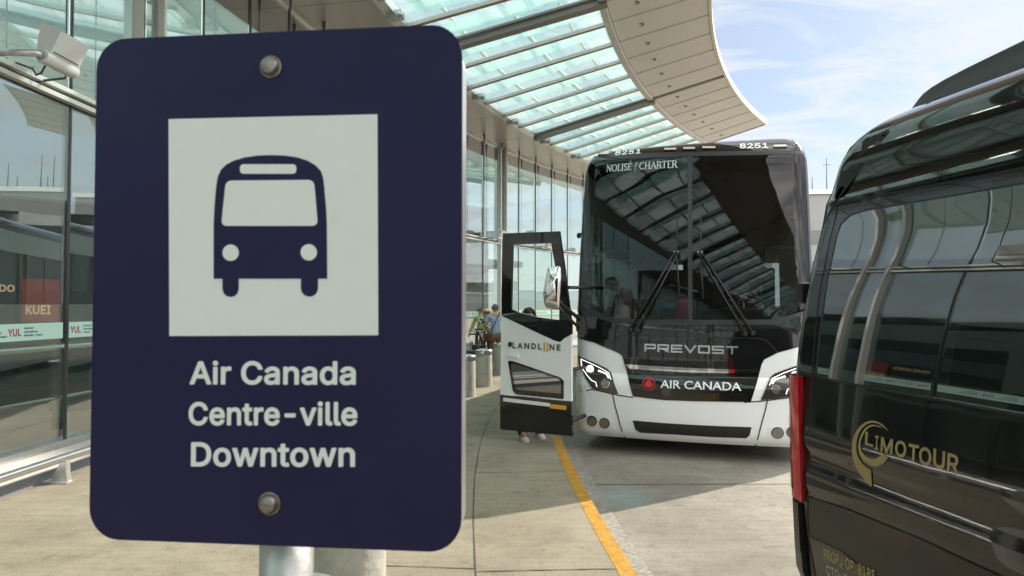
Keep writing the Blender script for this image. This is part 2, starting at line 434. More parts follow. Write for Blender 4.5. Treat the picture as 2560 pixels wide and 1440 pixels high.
def patch(name, outline, surf, m, parent, off=0.004, thick=0.012, cell=0.12, smooth=True):
    """panel cut to a 2-D outline and laid on a curved surface, with a skirt going into it"""
    bm = bmesh.new()
    vs = [bm.verts.new((p[0], p[1], 0)) for p in outline]
    f = bm.faces.new(vs)
    bmesh.ops.triangulate(bm, faces=[f])
    for ax in (0, 1):
        lo = min(p[ax] for p in outline); hi = max(p[ax] for p in outline)
        k = math.floor(lo / cell) + 1
        while k * cell < hi - 1e-5:
            no = (1, 0, 0) if ax == 0 else (0, 1, 0)
            co = (k * cell, 0, 0) if ax == 0 else (0, k * cell, 0)
            bmesh.ops.bisect_plane(bm, geom=bm.verts[:] + bm.edges[:] + bm.faces[:], dist=1e-6, plane_co=co, plane_no=no)
            k += 1
    bmesh.ops.remove_doubles(bm, verts=bm.verts, dist=1e-5)
    edges = [e for e in bm.edges if len(e.link_faces) == 1]
    ab = {v: (v.co.x, v.co.y) for v in bm.verts}
    inner = {}
    for e in edges:
        for v in e.verts:
            if v not in inner:
                inner[v] = None
    for v in list(inner): inner[v] = bm.verts.new(surf(ab[v][0], ab[v][1], off - thick))
    for v, (a, b) in ab.items(): v.co = surf(a, b, off)
    for f in bm.faces: f.smooth = smooth
    for e in edges:
        try: bm.faces.new((e.verts[0], e.verts[1], inner[e.verts[1]], inner[e.verts[0]]))
        except ValueError: pass
    bmesh.ops.recalc_face_normals(bm, faces=bm.faces)
    bm.verts.index_update()
    nrm = {v.index: (surf(a, b, off + .02) - surf(a, b, off)).normalized() for v, (a, b) in ab.items()} if smooth else {}
    me = bpy.data.meshes.new(name); bm.to_mesh(me); bm.free()
    me.materials.append(m)
    for p in me.polygons: p.use_smooth = smooth
    o = bpy.data.objects.new(name, me); C.objects.link(o); o.parent = parent
    if smooth:   # shading normals of the true surface, flat ones on the skirt
        ln = []
        for p in me.polygons:
            front = all(i in nrm for i in p.vertices)
            sg = 1 if front and p.normal.dot(nrm[p.vertices[0]]) >= 0 else -1
            for i in p.vertices: ln.append(nrm[i] * sg if front else p.normal.copy())
        me.normals_split_custom_set(ln)
    return o

# bold grotesque letters kept as outlines: advance, closed contours
GLYPH = {" ":[188,[]],"-":[453,["108 168 342 167 351 172 358 184 357 252 350 261 338 265 106 264 98 258 93 248 93 188 97 176"]],".":[188,["86 -24 110 -24 130 -16 150 4 160 24 162 40 160 56 153 76 143 88 130 98 110 106 82 106 62 99 48 88 38 76 30 56 30 28 38 8 50 -7 62 -16"]],"/":[249,["8 -96 74 -97 85 -92 90 -84 255 528 256 536 253 544 242 552 174 553 163 548 158 540 -6 -72 -6 -80 -3 -88"]],"1":[453,["70 -20 392 -21 404 -16 410 -8 412 56 410 64 404 71 392 76 300 76 297 80 297 508 294 520 284 528 272 530 190 528 74 444 67 436 65 428 65 356 70 344 80 338 88 337 97 340 188 407 191 400 191 80 188 76 76 76 64 72 58 64 56 56 55 0 59 -12"]],"2":[453,["58 -20 388 -21 400 -18 409 -8 410 60 404 72 396 77 204 78 201 80 308 193 351 244 380 288 396 328 402 372 399 404 391 432 379 456 361 480 340 500 316 515 288 527 256 534 224 537 196 534 164 527 132 514 108 498 85 476 68 452 54 420 47 396 45 364 48 351 60 342 128 341 138 344 147 356 153 392 163 412 184 430 208 437 240 437 260 432 274 424 284 415 293 400 299 372 298 356 292 336 266 296 47 60 43 48 43 -4 48 -14"]],"5":[453,["206 -27 256 -25 292 -16 320 -3 342 13 367 37 387 65 401 97 409 129 412 161 410 189 399 237 386 265 360 300 324 329 300 341 256 353 212 354 188 350 164 342 160 345 169 429 172 431 368 431 376 433 384 440 387 449 387 509 383 521 372 529 96 530 83 525 75 513 47 257 50 241 56 235 64 232 128 225 140 228 164 244 188 252 216 256 236 254 252 250 276 235 294 213 302 193 306 165 305 145 295 113 287 101 275 89 254 77 240 73 208 72 192 76 172 85 160 96 150 109 140 142 128 151 56 151 45 145 40 137 39 129 42 101 52 73 65 49 84 26 104 9 132 -8 160 -19"]],"7":[453,["91 -20 166 -21 174 -19 182 -12 410 440 412 448 411 512 408 520 402 526 390 530 62 530 54 528 44 520 41 508 42 448 46 439 54 433 286 431 290 428 78 8 78 -8 82 -15"]],"8":[453,["209 -27 260 -26 295 -19 327 -7 355 9 376 27 392 45 409 73 419 105 422 133 420 161 415 181 406 205 381 241 351 269 377 297 391 321 400 349 402 385 400 409 392 437 379 461 363 481 340 502 320 514 288 528 260 534 228 536 192 534 164 528 136 516 112 502 92 485 73 461 60 437 52 409 50 385 52 349 61 321 75 297 101 269 71 241 47 205 37 181 31 137 34 105 42 77 57 49 76 27 100 8 128 -8 160 -19","200 73 176 80 164 86 152 97 141 113 138 125 137 149 141 165 148 177 158 189 176 202 208 213 244 213 260 209 285 197 305 177 314 153 314 125 306 105 288 86 264 75 228 70","208 312 180 324 163 341 157 353 154 373 159 401 168 416 176 424 200 435 228 439 244 437 264 431 284 417 295 397 298 373 293 349 283 333 264 319 240 312"]],":":[188,["86 -24 110 -24 130 -16 150 4 160 24 162 40 160 56 153 76 143 88 130 98 110 106 82 106 62 99 48 88 38 76 30 56 30 28 38 8 50 -7 62 -16","80 252 94 250 110 251 130 259 142 268 151 280 160 300 162 316 160 332 154 349 138 368 114 380 98 383 82 381 62 374 48 364 39 352 30 332 30 304 38 283 50 268 60 260"]],"A":[480,["10 -20 84 -21 92 -20 100 -14 104 -8 148 118 152 121 328 121 376 -8 381 -16 392 -21 464 -21 476 -16 482 -8 482 8 296 515 292 522 284 528 200 530 192 528 184 520 -3 8 -3 -8 3 -16","184 220 236 376 240 378 293 220"]],"C":[510,["254 -27 296 -26 344 -16 372 -5 415 21 448 54 467 81 487 129 494 161 488 175 476 181 400 180 389 169 383 149 372 127 354 105 336 92 320 84 280 75 240 77 216 83 196 94 176 109 156 133 144 153 134 181 127 213 125 253 127 293 133 325 145 357 157 377 174 397 196 415 216 425 240 432 280 434 308 429 336 417 364 393 379 369 391 337 400 329 476 328 487 333 493 341 493 353 487 381 468 425 449 453 416 487 392 503 348 524 320 531 268 537 220 532 176 520 136 499 104 475 78 445 50 401 33 357 23 309 19 253 23 201 34 149 51 105 76 65 104 34 140 6 180 -13 220 -24"]],"D":[502,["54 -20 220 -21 272 -17 320 -6 360 12 396 37 428 71 451 108 469 152 479 204 483 256 480 304 469 356 452 400 428 439 400 470 364 496 320 516 272 526 224 530 60 530 52 528 42 520 39 508 39 0 43 -12","148 78 146 84 146 428 148 431 220 431 256 428 284 421 308 410 332 392 346 376 360 352 370 324 376 292 378 252 375 216 370 188 361 160 347 136 328 114 308 100 284 89 248 80"]],"E":[419,["54 -20 376 -21 384 -19 392 -12 396 0 396 60 392 69 384 76 376 78 148 78 146 84 146 204 148 208 356 208 364 210 372 216 376 232 375 292 371 300 360 306 146 308 146 428 152 431 380 432 390 440 393 452 393 512 390 520 384 526 372 530 60 530 52 528 42 520 39 508 39 0 43 -12"]],"H":[517,["54 -20 128 -21 138 -16 144 -8 146 208 152 211 368 211 371 208 373 -8 380 -17 392 -21 460 -21 468 -18 474 -12 478 0 478 508 474 520 468 526 456 530 388 529 378 524 373 516 371 316 368 310 148 310 146 316 144 516 136 526 124 530 60 530 52 528 44 522 39 508 39 0 43 -12"]],"I":[300,["25 -20 271 -21 283 -16 289 -8 290 60 284 72 271 78 207 78 204 80 204 84 204 428 207 431 271 431 279 433 287 440 290 452 290 512 287 520 279 527 267 530 31 530 19 526 11 516 10 452 15 438 27 431 91 431 97 428 97 80 95 78 27 78 19 74 13 68 10 56 10 -4 15 -14"]],"K":[467,["54 -20 128 -21 136 -18 142 -12 146 0 146 156 147 160 196 211 359 -16 372 -21 448 -21 456 -20 466 -12 470 0 466 12 272 284 271 288 465 496 469 504 469 512 466 520 460 526 448 530 364 530 352 526 148 305 145 312 144 516 136 526 124 530 56 529 48 526 42 520 39 508 39 0 43 -12"]],"L":[393,["54 -20 360 -21 375 -16 382 -4 382 60 376 72 368 77 148 78 146 80 146 508 140 523 128 529 56 529 46 524 39 512 39 0 43 -12"]],"M":[628,["54 -20 124 -21 136 -15 142 -4 144 301 267 -8 276 -18 288 -21 344 -21 352 -18 359 -12 480 296 483 284 485 -8 492 -17 504 -21 568 -21 576 -19 584 -13 589 0 589 508 587 516 582 524 568 530 476 530 468 528 459 520 316 147 312 151 169 520 160 528 152 530 60 530 46 524 40 516 39 508 39 0 43 -12"]],"O":[533,["254 -27 268 -28 312 -24 356 -12 396 8 432 37 458 65 480 102 500 149 511 201 514 253 510 309 500 357 483 401 456 445 426 477 395 501 360 519 312 533 268 536 220 532 176 520 136 499 104 475 78 445 50 401 33 357 23 309 19 253 23 201 34 149 51 105 76 65 104 34 140 7 180 -13 220 -24","240 77 216 84 197 93 176 109 159 129 144 153 134 181 127 217 125 253 127 293 133 325 144 355 160 381 176 400 196 415 220 427 240 432 264 434 292 432 318 425 336 416 356 401 374 381 388 357 400 325 407 293 409 253 406 213 400 181 389 153 375 129 356 108 336 93 316 83 296 77 268 74"]],"P":[445,["54 -20 128 -21 138 -16 144 -8 147 164 272 167 312 176 344 190 368 206 392 231 408 256 420 284 427 316 429 352 427 380 421 408 408 440 392 464 369 488 344 505 308 520 276 527 236 530 60 530 52 528 42 520 39 508 39 0 43 -12","148 263 146 268 146 428 148 431 256 429 286 420 306 404 319 380 323 344 320 320 315 304 300 284 284 273 256 265"]],"Q":[533,["395 -68 472 -68 484 -61 489 -52 489 -44 486 -36 432 36 460 68 482 104 501 152 510 196 514 252 511 304 499 360 482 404 460 440 428 476 392 503 356 521 308 533 268 536 224 533 180 522 140 502 102 472 74 440 52 405 34 360 23 308 19 252 23 200 34 148 52 104 74 68 104 34 140 7 180 -13 224 -24 268 -28 312 -24 348 -14 384 -61","244 76 216 84 193 96 176 109 160 127 145 152 133 184 127 216 125 252 127 292 133 324 145 356 159 380 177 400 198 416 216 425 240 432 268 435 292 432 320 424 336 416 356 401 375 380 389 356 400 328 407 292 409 252 407 216 401 184 390 156 368 121 329 172 320 179 244 180 232 176 225 164 224 156 227 148 282 76 268 74"]],"R":[449,["54 -20 128 -21 138 -16 144 -8 146 172 148 177 232 177 236 174 333 -8 340 -17 352 -21 428 -21 436 -19 445 -12 448 -4 447 8 345 196 345 200 368 214 391 236 410 264 420 288 428 320 430 352 428 384 420 417 408 444 395 464 372 488 344 506 308 521 276 527 236 530 60 530 52 528 42 520 39 508 39 0 43 -12","148 276 146 280 146 428 148 431 256 430 288 421 309 404 316 392 322 372 323 336 316 312 300 293 276 281 256 277"]],"T":[449,["186 -20 260 -21 272 -15 277 -4 278 428 284 431 416 431 428 434 434 440 438 448 438 508 435 520 424 529 32 530 20 526 12 516 11 448 16 438 24 432 168 431 171 428 172 0 175 -12"]],"U":[517,["243 -28 300 -26 340 -17 376 -1 404 17 429 40 450 68 465 100 475 136 478 172 478 508 475 520 464 529 388 529 378 524 373 516 372 180 367 144 358 124 348 109 323 88 300 78 260 73 232 75 216 79 196 87 180 98 168 110 159 124 150 144 145 180 145 508 142 520 136 526 128 529 60 530 48 526 40 516 39 172 42 136 52 100 68 68 85 44 116 15 144 -3 180 -18 216 -26"]],"Y":[472,["197 -20 272 -21 282 -16 287 -8 290 204 474 500 476 508 475 516 464 528 456 530 380 530 367 524 236 310 104 525 92 530 16 530 4 526 -3 516 -4 504 0 496 181 204 182 0 186 -12"]],"a":[389,["144 -29 182 -28 202 -25 226 -17 254 -1 262 -15 274 -21 342 -20 350 -16 357 -5 358 251 356 279 350 307 340 331 314 365 280 387 242 400 210 405 170 404 130 396 106 387 82 375 50 347 33 323 20 295 21 283 30 273 98 253 106 254 114 259 127 279 142 294 158 303 178 309 210 309 229 303 242 294 251 279 254 255 250 251 122 231 98 225 67 211 50 200 37 187 25 171 16 151 11 131 10 111 11 83 19 55 31 31 48 11 62 -1 83 -13 110 -23","158 67 130 75 117 87 113 99 114 111 116 119 122 127 138 137 162 144 250 158 254 156 254 127 251 115 245 103 230 86 218 78 202 71 186 68"]],"d":[424,["183 -28 218 -28 242 -23 262 -15 290 5 296 -12 302 -18 310 -21 374 -21 385 -16 391 -8 393 0 393 508 390 520 378 529 310 530 302 528 293 520 290 508 290 380 287 376 258 393 242 400 218 404 194 405 162 403 130 394 102 379 73 356 53 332 37 304 23 268 15 228 13 188 16 148 23 112 38 72 54 44 71 24 98 0 130 -17 162 -26","182 71 162 80 148 92 136 108 128 124 122 144 118 168 117 192 122 232 135 268 146 284 158 295 170 302 186 307 222 307 238 302 254 292 272 272 280 256 286 236 290 212 290 168 286 144 273 108 262 93 250 82 238 75 222 70 202 68"]],"e":[404,["198 -28 238 -28 266 -23 294 -13 330 7 350 25 366 44 377 64 385 84 386 92 384 100 378 107 370 111 302 126 290 120 274 92 254 76 226 68 194 69 162 79 146 92 129 116 122 135 121 148 374 149 386 155 392 168 391 228 386 260 376 292 364 316 350 338 330 359 294 385 250 400 206 405 170 403 134 393 102 376 74 353 51 324 37 300 25 268 16 228 13 188 16 148 24 108 37 76 56 44 78 20 110 -4 142 -18 174 -26","122 243 135 272 158 296 186 307 206 309 236 304 251 296 270 276 284 244 278 242"]],"i":[167,["46 -20 117 -21 129 -14 134 -4 135 380 129 393 117 400 49 400 37 394 32 384 32 0 35 -12","67 424 85 422 101 424 113 429 129 440 136 448 145 468 147 484 146 496 138 516 117 535 101 542 81 545 69 543 53 537 36 524 29 515 23 500 20 484 22 472 29 452 49 432"]],"l":[189,["128 -22 157 -23 189 -17 197 -10 202 2 187 66 181 72 173 75 141 74 137 78 135 86 134 514 129 523 117 530 49 529 37 522 32 510 32 86 34 58 43 30 61 4 85 -12 109 -21"]],"n":[410,["46 -20 117 -21 127 -16 133 -8 135 224 139 256 145 272 161 292 183 304 209 308 229 306 249 297 265 279 272 260 275 232 277 -8 285 -18 297 -21 361 -21 369 -18 374 -12 378 0 378 240 376 276 370 304 358 332 342 356 327 372 309 385 281 397 257 403 229 405 197 403 169 395 137 376 133 380 128 392 117 400 53 400 45 399 36 392 32 380 32 0 35 -12"]],"o":[415,["194 -28 242 -26 278 -17 310 -1 338 21 362 49 378 76 391 108 399 148 402 188 399 228 391 268 378 300 362 328 338 355 310 377 278 393 242 403 206 405 170 402 138 394 106 378 74 352 56 332 39 304 24 268 16 228 13 188 16 148 23 112 37 76 57 44 78 20 106 -2 138 -17 170 -26","206 68 186 70 170 75 158 83 145 96 129 124 122 144 117 188 122 232 129 252 145 280 158 293 170 301 186 306 206 309 226 307 242 302 258 293 270 281 281 264 293 232 298 188 293 144 287 124 271 96 258 83 242 74 226 69"]],"p":[424,["46 -163 117 -164 127 -159 133 -152 135 -143 135 -3 137 3 165 -16 185 -23 205 -28 229 -29 261 -27 293 -18 325 -2 349 18 372 45 390 77 402 113 409 149 411 185 409 229 401 269 387 305 370 333 353 355 325 378 297 393 261 403 229 405 205 404 181 399 165 393 137 374 133 377 129 392 117 400 49 400 41 397 34 389 32 377 32 -143 35 -155","209 69 189 74 175 81 162 93 153 105 139 141 135 165 134 193 139 237 146 257 161 282 173 294 189 303 221 309 253 303 268 293 280 281 295 257 301 237 307 189 301 141 289 109 278 93 265 81 253 74 237 69"]],"r":[259,["46 -20 117 -21 127 -16 133 -8 135 236 138 260 144 272 153 284 169 296 179 300 209 305 245 301 259 308 264 320 264 384 261 396 253 403 221 406 189 404 165 397 133 380 131 388 125 396 113 400 49 400 40 396 33 388 32 380 32 0 35 -12"]],"t":[227,["157 -24 186 -24 218 -19 229 -12 234 0 222 60 217 68 210 73 202 75 170 71 154 74 150 80 147 100 147 304 150 306 206 306 218 312 225 324 224 384 218 394 210 399 150 400 147 404 147 472 145 480 138 488 126 492 62 492 50 486 44 476 42 401 2 400 -6 396 -13 388 -15 380 -14 324 -10 314 -2 308 38 306 44 304 44 92 47 60 58 32 78 5 102 -11 134 -22"]],"u":[410,["168 -25 185 -26 217 -22 245 -14 277 5 278 -5 282 -13 289 -19 297 -21 361 -21 369 -17 376 -9 378 3 378 379 375 391 365 399 293 400 282 395 277 387 275 155 271 123 265 106 248 87 229 76 201 71 181 74 165 80 156 87 143 103 137 123 135 147 135 379 133 388 125 397 117 400 53 400 41 397 33 387 32 139 33 107 40 75 50 51 65 27 85 6 105 -8 129 -18"]],"v":[389,["156 -20 229 -21 240 -16 245 -9 391 372 391 388 381 398 373 400 305 400 297 399 288 392 197 142 193 138 101 392 93 398 85 400 17 400 5 397 -2 388 -2 372 142 -4 149 -16"]],"w":[567,["131 -20 203 -21 216 -12 283 218 287 211 351 -12 359 -19 367 -21 431 -21 443 -16 450 -4 564 372 565 384 559 395 547 400 479 400 471 398 463 392 399 164 395 170 333 392 327 398 319 400 251 400 243 398 235 392 231 384 171 161 104 392 95 399 87 400 23 400 15 399 7 393 2 384 3 372 117 -4 123 -15"]],"é":[404,["198 -28 238 -28 266 -23 294 -13 330 7 350 25 366 44 377 64 385 84 386 92 384 100 378 107 370 111 302 126 290 120 274 92 254 76 226 68 194 69 162 79 146 92 129 116 122 135 121 148 374 149 386 155 392 168 391 228 386 260 376 292 364 316 352 336 330 359 295 384 270 395 230 404 226 408 186 407 185 404 166 402 134 393 102 376 78 357 54 329 37 300 23 264 15 224 13 188 16 148 23 112 37 76 54 47 78 20 106 -2 138 -17 174 -26","122 243 135 272 158 296 186 307 206 309 236 304 251 296 270 276 284 244 278 242","165 412 174 408 226 408 234 409 242 414 312 520 314 532 308 544 298 550 290 550 222 550 210 544 157 436 156 424"]]}
_gc = {}
def glyph_mesh(ch):
    if ch in _gc: return _gc[ch]
    cu = bpy.data.curves.new('g', 'CURVE'); cu.dimensions = '2D'; cu.fill_mode = 'BOTH'
    for c in GLYPH[ch][1]:
        n = [int(t) for t in c.split()]; sp = cu.splines.new('POLY'); sp.points.add(len(n) // 2 - 1); sp.use_cyclic_u = True
        for k, pt in enumerate(sp.points): pt.co = (n[2 * k] / 1000, n[2 * k + 1] / 1000, 0, 1)
    ob = bpy.data.objects.new('g', cu); C.objects.link(ob)
    dg = bpy.context.evaluated_depsgraph_get(); dg.update()
    me = bpy.data.meshes.new_from_object(ob.evaluated_get(dg))
    r = ([(v.co.x * 1000, v.co.y * 1000) for v in me.vertices], [tuple(p.vertices) for p in me.polygons])
    bpy.data.objects.remove(ob); bpy.data.curves.remove(cu); bpy.data.meshes.remove(me)
    _gc[ch] = r
    return r
def grotesque(s, space=0.0):
    vs = []; fs = []; x = 0
    for ch in s:
        if GLYPH[ch][1]:
            p, q = glyph_mesh(ch); b = len(vs)
            vs += [(a + x, c) for a, c in p]; fs += [[t + b for t in f] for f in q]
        x += GLYPH[ch][0] + space * 1000 + 8
    x0 = min(v[0] for v in vs); x1 = max(v[0] for v in vs)
    return [((a - x0) / (x1 - x0), (b + 21) / 551.0) for a, b in vs], fs
_tc = {}
def text_geo(s, bold=0.0, space=1.0):
    key = (s, bold, space)
    if key in _tc: return _tc[key]
    def one(st):
        cu = bpy.data.curves.new('t', 'FONT'); cu.body = st; cu.size = 1.0; cu.offset = bold; cu.resolution_u = 4; cu.space_character = space
        ob = bpy.data.objects.new('t', cu); C.objects.link(ob)
        dg = bpy.context.evaluated_depsgraph_get(); dg.update()
        me = bpy.data.meshes.new_from_object(ob.evaluated_get(dg))
        vs = [v.co.copy() for v in me.vertices]; fs = [tuple(p.vertices) for p in me.polygons]
        bpy.data.objects.remove(ob); bpy.data.curves.remove(cu); bpy.data.meshes.remove(me)
        return vs, fs
    vs, fs = one(s)
    hv, _ = one('H')
    cap = max(v.y for v in hv); base = min(v.y for v in hv)
    x0 = min(v.x for v in vs); x1 = max(v.x for v in vs)
    _tc[key] = ([((v.x - x0) / (x1 - x0), (v.y - base) / (cap - base)) for v in vs], fs)
    return _tc[key]
def text(name, s, f, m, parent, bold=0.0, space=1.0, thick=0.0):
    """f maps (u along 0..1, v cap height 0..1) -> Vector, or with third argument offset when thick"""
    uv, fs = grotesque(s) if bold < 0 else text_geo(s, bold, space)
    bm = bmesh.new()
    vs = [bm.verts.new(f(u, v)) for u, v in uv]
    for q in fs:
        try: bm.faces.new([vs[i] for i in q])
        except ValueError: pass
    if thick:
        bmesh.ops.remove_doubles(bm, verts=bm.verts, dist=1e-6)
        eds = [e for e in bm.edges if len(e.link_faces) == 1]
        bmesh.ops.recalc_face_normals(bm, faces=bm.faces)
        low = {}
        uvm = {v.index: None for v in bm.verts}
        for e in eds:
            for v in e.verts:
                if v not in low: low[v] = bm.verts.new(v.co + Vector(thick))
        for e in eds: bm.faces.new((e.verts[0], e.verts[1], low[e.verts[1]], low[e.verts[0]]))
        bmesh.ops.recalc_face_normals(bm, faces=bm.faces)
    return link_mesh(name, bm, m, parent)

# ------------------------------------------------------------------ ground, road, pavement
ROADZ = -0.13
def kerb_x(y):
    d = y - 8.8
    return 0.625 + (0.0078 if d < 0 else 0.0125) * d * d * (1 if abs(d) < 25 else 25 / abs(d) * (2 - 25 / abs(d)))
bm = bmesh.new()
vs = [bm.verts.new(p) for p in ((-600, -600, ROADZ), (600, -600, ROADZ), (600, 900, ROADZ), (-600, 900, ROADZ))]
bm.faces.new(vs)
tag(link_mesh('road', bm, M['road']), kind='structure')
ys = [-60 + 1.0 * i for i in range(0, 131)]
ys = sorted(set(ys + [2 + .25 * i for i in range(50)]))
def strip_between(name, fa, fb, z0, m, ys_, z1=None, side=False):
    bm = bmesh.new(); prev = None
    for y in ys_:
        a = bm.verts.new((fa(y), y, z0)); b = bm.verts.new((fb(y), y, z0))
        row = [a, b]
        if side: row.append(bm.verts.new((fb(y), y, z1)))
        if prev:
            bm.faces.new((prev[0], prev[1], row[1], row[0]))
            if side: bm.faces.new((prev[1], prev[2], row[2], row[1]))
        prev = row
    bmesh.ops.recalc_face_normals(bm, faces=bm.faces)
    return link_mesh(name, bm, m)
tag(strip_between('sidewalk', lambda y: -60, lambda y: kerb_x(y) - 0.112, 0.0, M['sidewalk'], ys), kind='structure')
tag(strip_between('kerb', lambda y: kerb_x(y) - 0.111, lambda y: kerb_x(y), 0.002, M['yellow'], ys, ROADZ, True), kind='structure')
tag(strip_between('road_edge_line', lambda y: kerb_x(y) + 0.03, lambda y: kerb_x(y) + 0.19, ROADZ + 0.004, M['worn_white'], ys), kind='structure')
def joint(pts, w, z, name='pavement_joint'):
    bm = bmesh.new(); prev = None
    for i, p in enumerate(pts):
        p = Vector((p[0], p[1], z)); q = Vector((*pts[min(i + 1, len(pts) - 1)][:2], z)); o = Vector((*pts[max(i - 1, 0)][:2], z))
        d = (q - o).normalized(); n = Vector((-d.y, d.x, 0)) * (w * .5 * random.uniform(.55, 1.3))
        j = n.normalized() * random.uniform(-.003, .003)
        row = (bm.verts.new(p + n + j), bm.verts.new(p - n + j))
        if prev: bm.faces.new((prev[0], row[0], row[1], prev[1]))
        prev = row
    return tag(link_mesh(name, bm, M['joint']), kind='structure')
jl = lambda y: -0.385 + 0.0135 * (max(0, y - 8.2)) ** 2 * (1 if y < 20 else 1) + 0.0105 * (max(0, 8.2 - y)) ** 2
joint([(jl(.3 * i), .3 * i) for i in range(0, 62)], 0.011, 0.004)
for yy in (-1.2, 1.8, 4.36, 6.93, 9.6, 12.3, 15.1, 18):
    joint([(jl(yy) + (kerb_x(yy) - .11 - jl(yy)) * k / 12, yy + .004 * k) for k in range(13)], 0.010, 0.0042)
    joint([(jl(yy) - .35 * k, yy + .05 + .03 * k) for k in range(4)], 0.010, 0.0042)
joint([(-1.42, 4.0), (-1.55, 4.3), (-1.68, 4.75), (-1.9, 5.4), (-2.2, 6.4), (-2.4, 7.5), (-2.4, 9), (-2.2, 11)], 0.022, 0.0045)
for yy in (1.9, 6.97, 12, 17, 22):
    joint([(kerb_x(yy) + .2 + .35 * k, yy + .003 * k) for k in range(34)], 0.014, ROADZ + 0.004, 'road_joint')

# ------------------------------------------------------------------ terminal facade and canopy (concentric arcs)
CX, CY = 34.72, 5.27
def PT(r, deg, z):
    a = R(deg); return Vector((CX - r * math.cos(a), CY + r * math.sin(a), z))
RF, RI, RM, RO = 39.31, 37.61, 33.92, 31.85
ZC = 7.05
def zcan(r): return 7.03 + (RI - r) * 0.19
def arc_box(bm, r0, r1, z0, z1, a0, a1, n):
    prev = None
    for i in range(n + 1):
        a = a0 + (a1 - a0) * i / n
        row = [bm.verts.new(PT(r0, a, z0 if not callable(z0) else z0(r0))), bm.verts.new(PT(r1, a, z0 if not callable(z0) else z0(r1))),
               bm.verts.new(PT(r1, a, z1 if not callable(z1) else z1(r1))), bm.verts.new(PT(r0, a, z1 if not callable(z1) else z1(r0)))]
        if prev:
            for k in range(4): bm.faces.new((prev[k], prev[(k + 1) % 4], row[(k + 1) % 4], row[k]))
        else: bm.faces.new(row[::-1])
        prev = row
    bm.faces.new(prev)
    bmesh.ops.recalc_face_normals(bm, faces=bm.faces)
def arc_part(name, m, par, *a, smooth=False):
    bm = bmesh.new(); arc_box(bm, *a); return link_mesh(name, bm, m, par)

A0, A1 = -48.0, 41.8
fac = thing('terminal_building', 'curved glass terminal front with steel transom and granite plinth', 'building')
arc_part('plinth', M['plinth'], fac, RF - 0.10, RF + 0.35, 0.10, 0.27, A0, A1, 90)
arc_part('plinth_base', M['plinth_dark'], fac, RF - 0.13, RF + 0.33, 0.0, 0.098, A0, A1, 90)  # lower plinth band, darker and more speckled than the stone above
arc_part('sill', M['alu'], fac, RF - 0.05, RF + 0.12, 0.272, 0.33, A0, A1, 90)
arc_part('transom', M['white_steel'], fac, RF - 0.09, RF - 0.02, 3.74, 3.785, A0, A1, 90)
arc_part('transom', M['white_steel'], fac, RF - 0.09, RF - 0.02, 3.83, 3.875, A0, A1, 90)
arc_part('transom', M['mullion'], fac, RF - 0.018, RF + 0.06, 3.745, 3.87, A0, A1, 90)
arc_part('head_rail', M['alu'], fac, RF - 0.05, RF + 0.06, ZC - 0.08, ZC - 0.005, A0, A1, 90)
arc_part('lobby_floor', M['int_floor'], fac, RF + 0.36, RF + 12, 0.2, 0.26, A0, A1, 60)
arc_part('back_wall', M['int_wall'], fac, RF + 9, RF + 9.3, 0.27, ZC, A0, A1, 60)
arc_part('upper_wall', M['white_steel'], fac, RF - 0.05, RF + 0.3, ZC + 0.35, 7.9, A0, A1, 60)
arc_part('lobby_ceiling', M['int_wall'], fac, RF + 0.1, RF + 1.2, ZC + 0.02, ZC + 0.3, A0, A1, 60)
arc_part('added_roof_glazing', M['can_glass'], fac, RF + 1.21, RF + 9, ZC + 0.1, ZC + 0.12, A0, A1, 60)  # unseen glass roof, added so daylight brightens the lobby
arc_part('upper_floor_slab', M['int_wall'], fac, RF + 6.5, RF + 9, 3.7, 4.0, A0, A1, 60)
MUL0, MSTEP = 4.35, 1.868
rnd = random.Random(3)
k0 = int(math.floor((A0 - MUL0) / MSTEP)) + 1
k1 = int(math.floor((A1 - MUL0) / MSTEP))
def pane(name, a0, a1, z0, z1, jit):
    bm = bmesh.new()
    d = [rnd.uniform(-jit, jit) for _ in range(3)]
    def P(a, z, r): return PT(r + d[0] * ((a - a0) / (a1 - a0) - .5) + d[1] * ((z - z0) / (z1 - z0) - .5), a, z)
    c = [P(a0, z0, RF), P(a1, z0, RF), P(a1, z1, RF), P(a0, z1, RF)]
    e = [P(a0, z0, RF + .014), P(a1, z0, RF + .014), P(a1, z1, RF + .014), P(a0, z1, RF + .014)]
    va = [bm.verts.new(p) for p in c]; vb = [bm.verts.new(p) for p in e]
    bm.faces.new(va); bm.faces.new(vb[::-1])
    for i in range(4): bm.faces.new((va[i], va[(i + 1) % 4], vb[(i + 1) % 4], vb[i]))
    bmesh.ops.recalc_face_normals(bm, faces=bm.faces)
    return link_mesh(name, bm, M['fac_low'] if z0 < 1 else M['fac_glass'], fac)
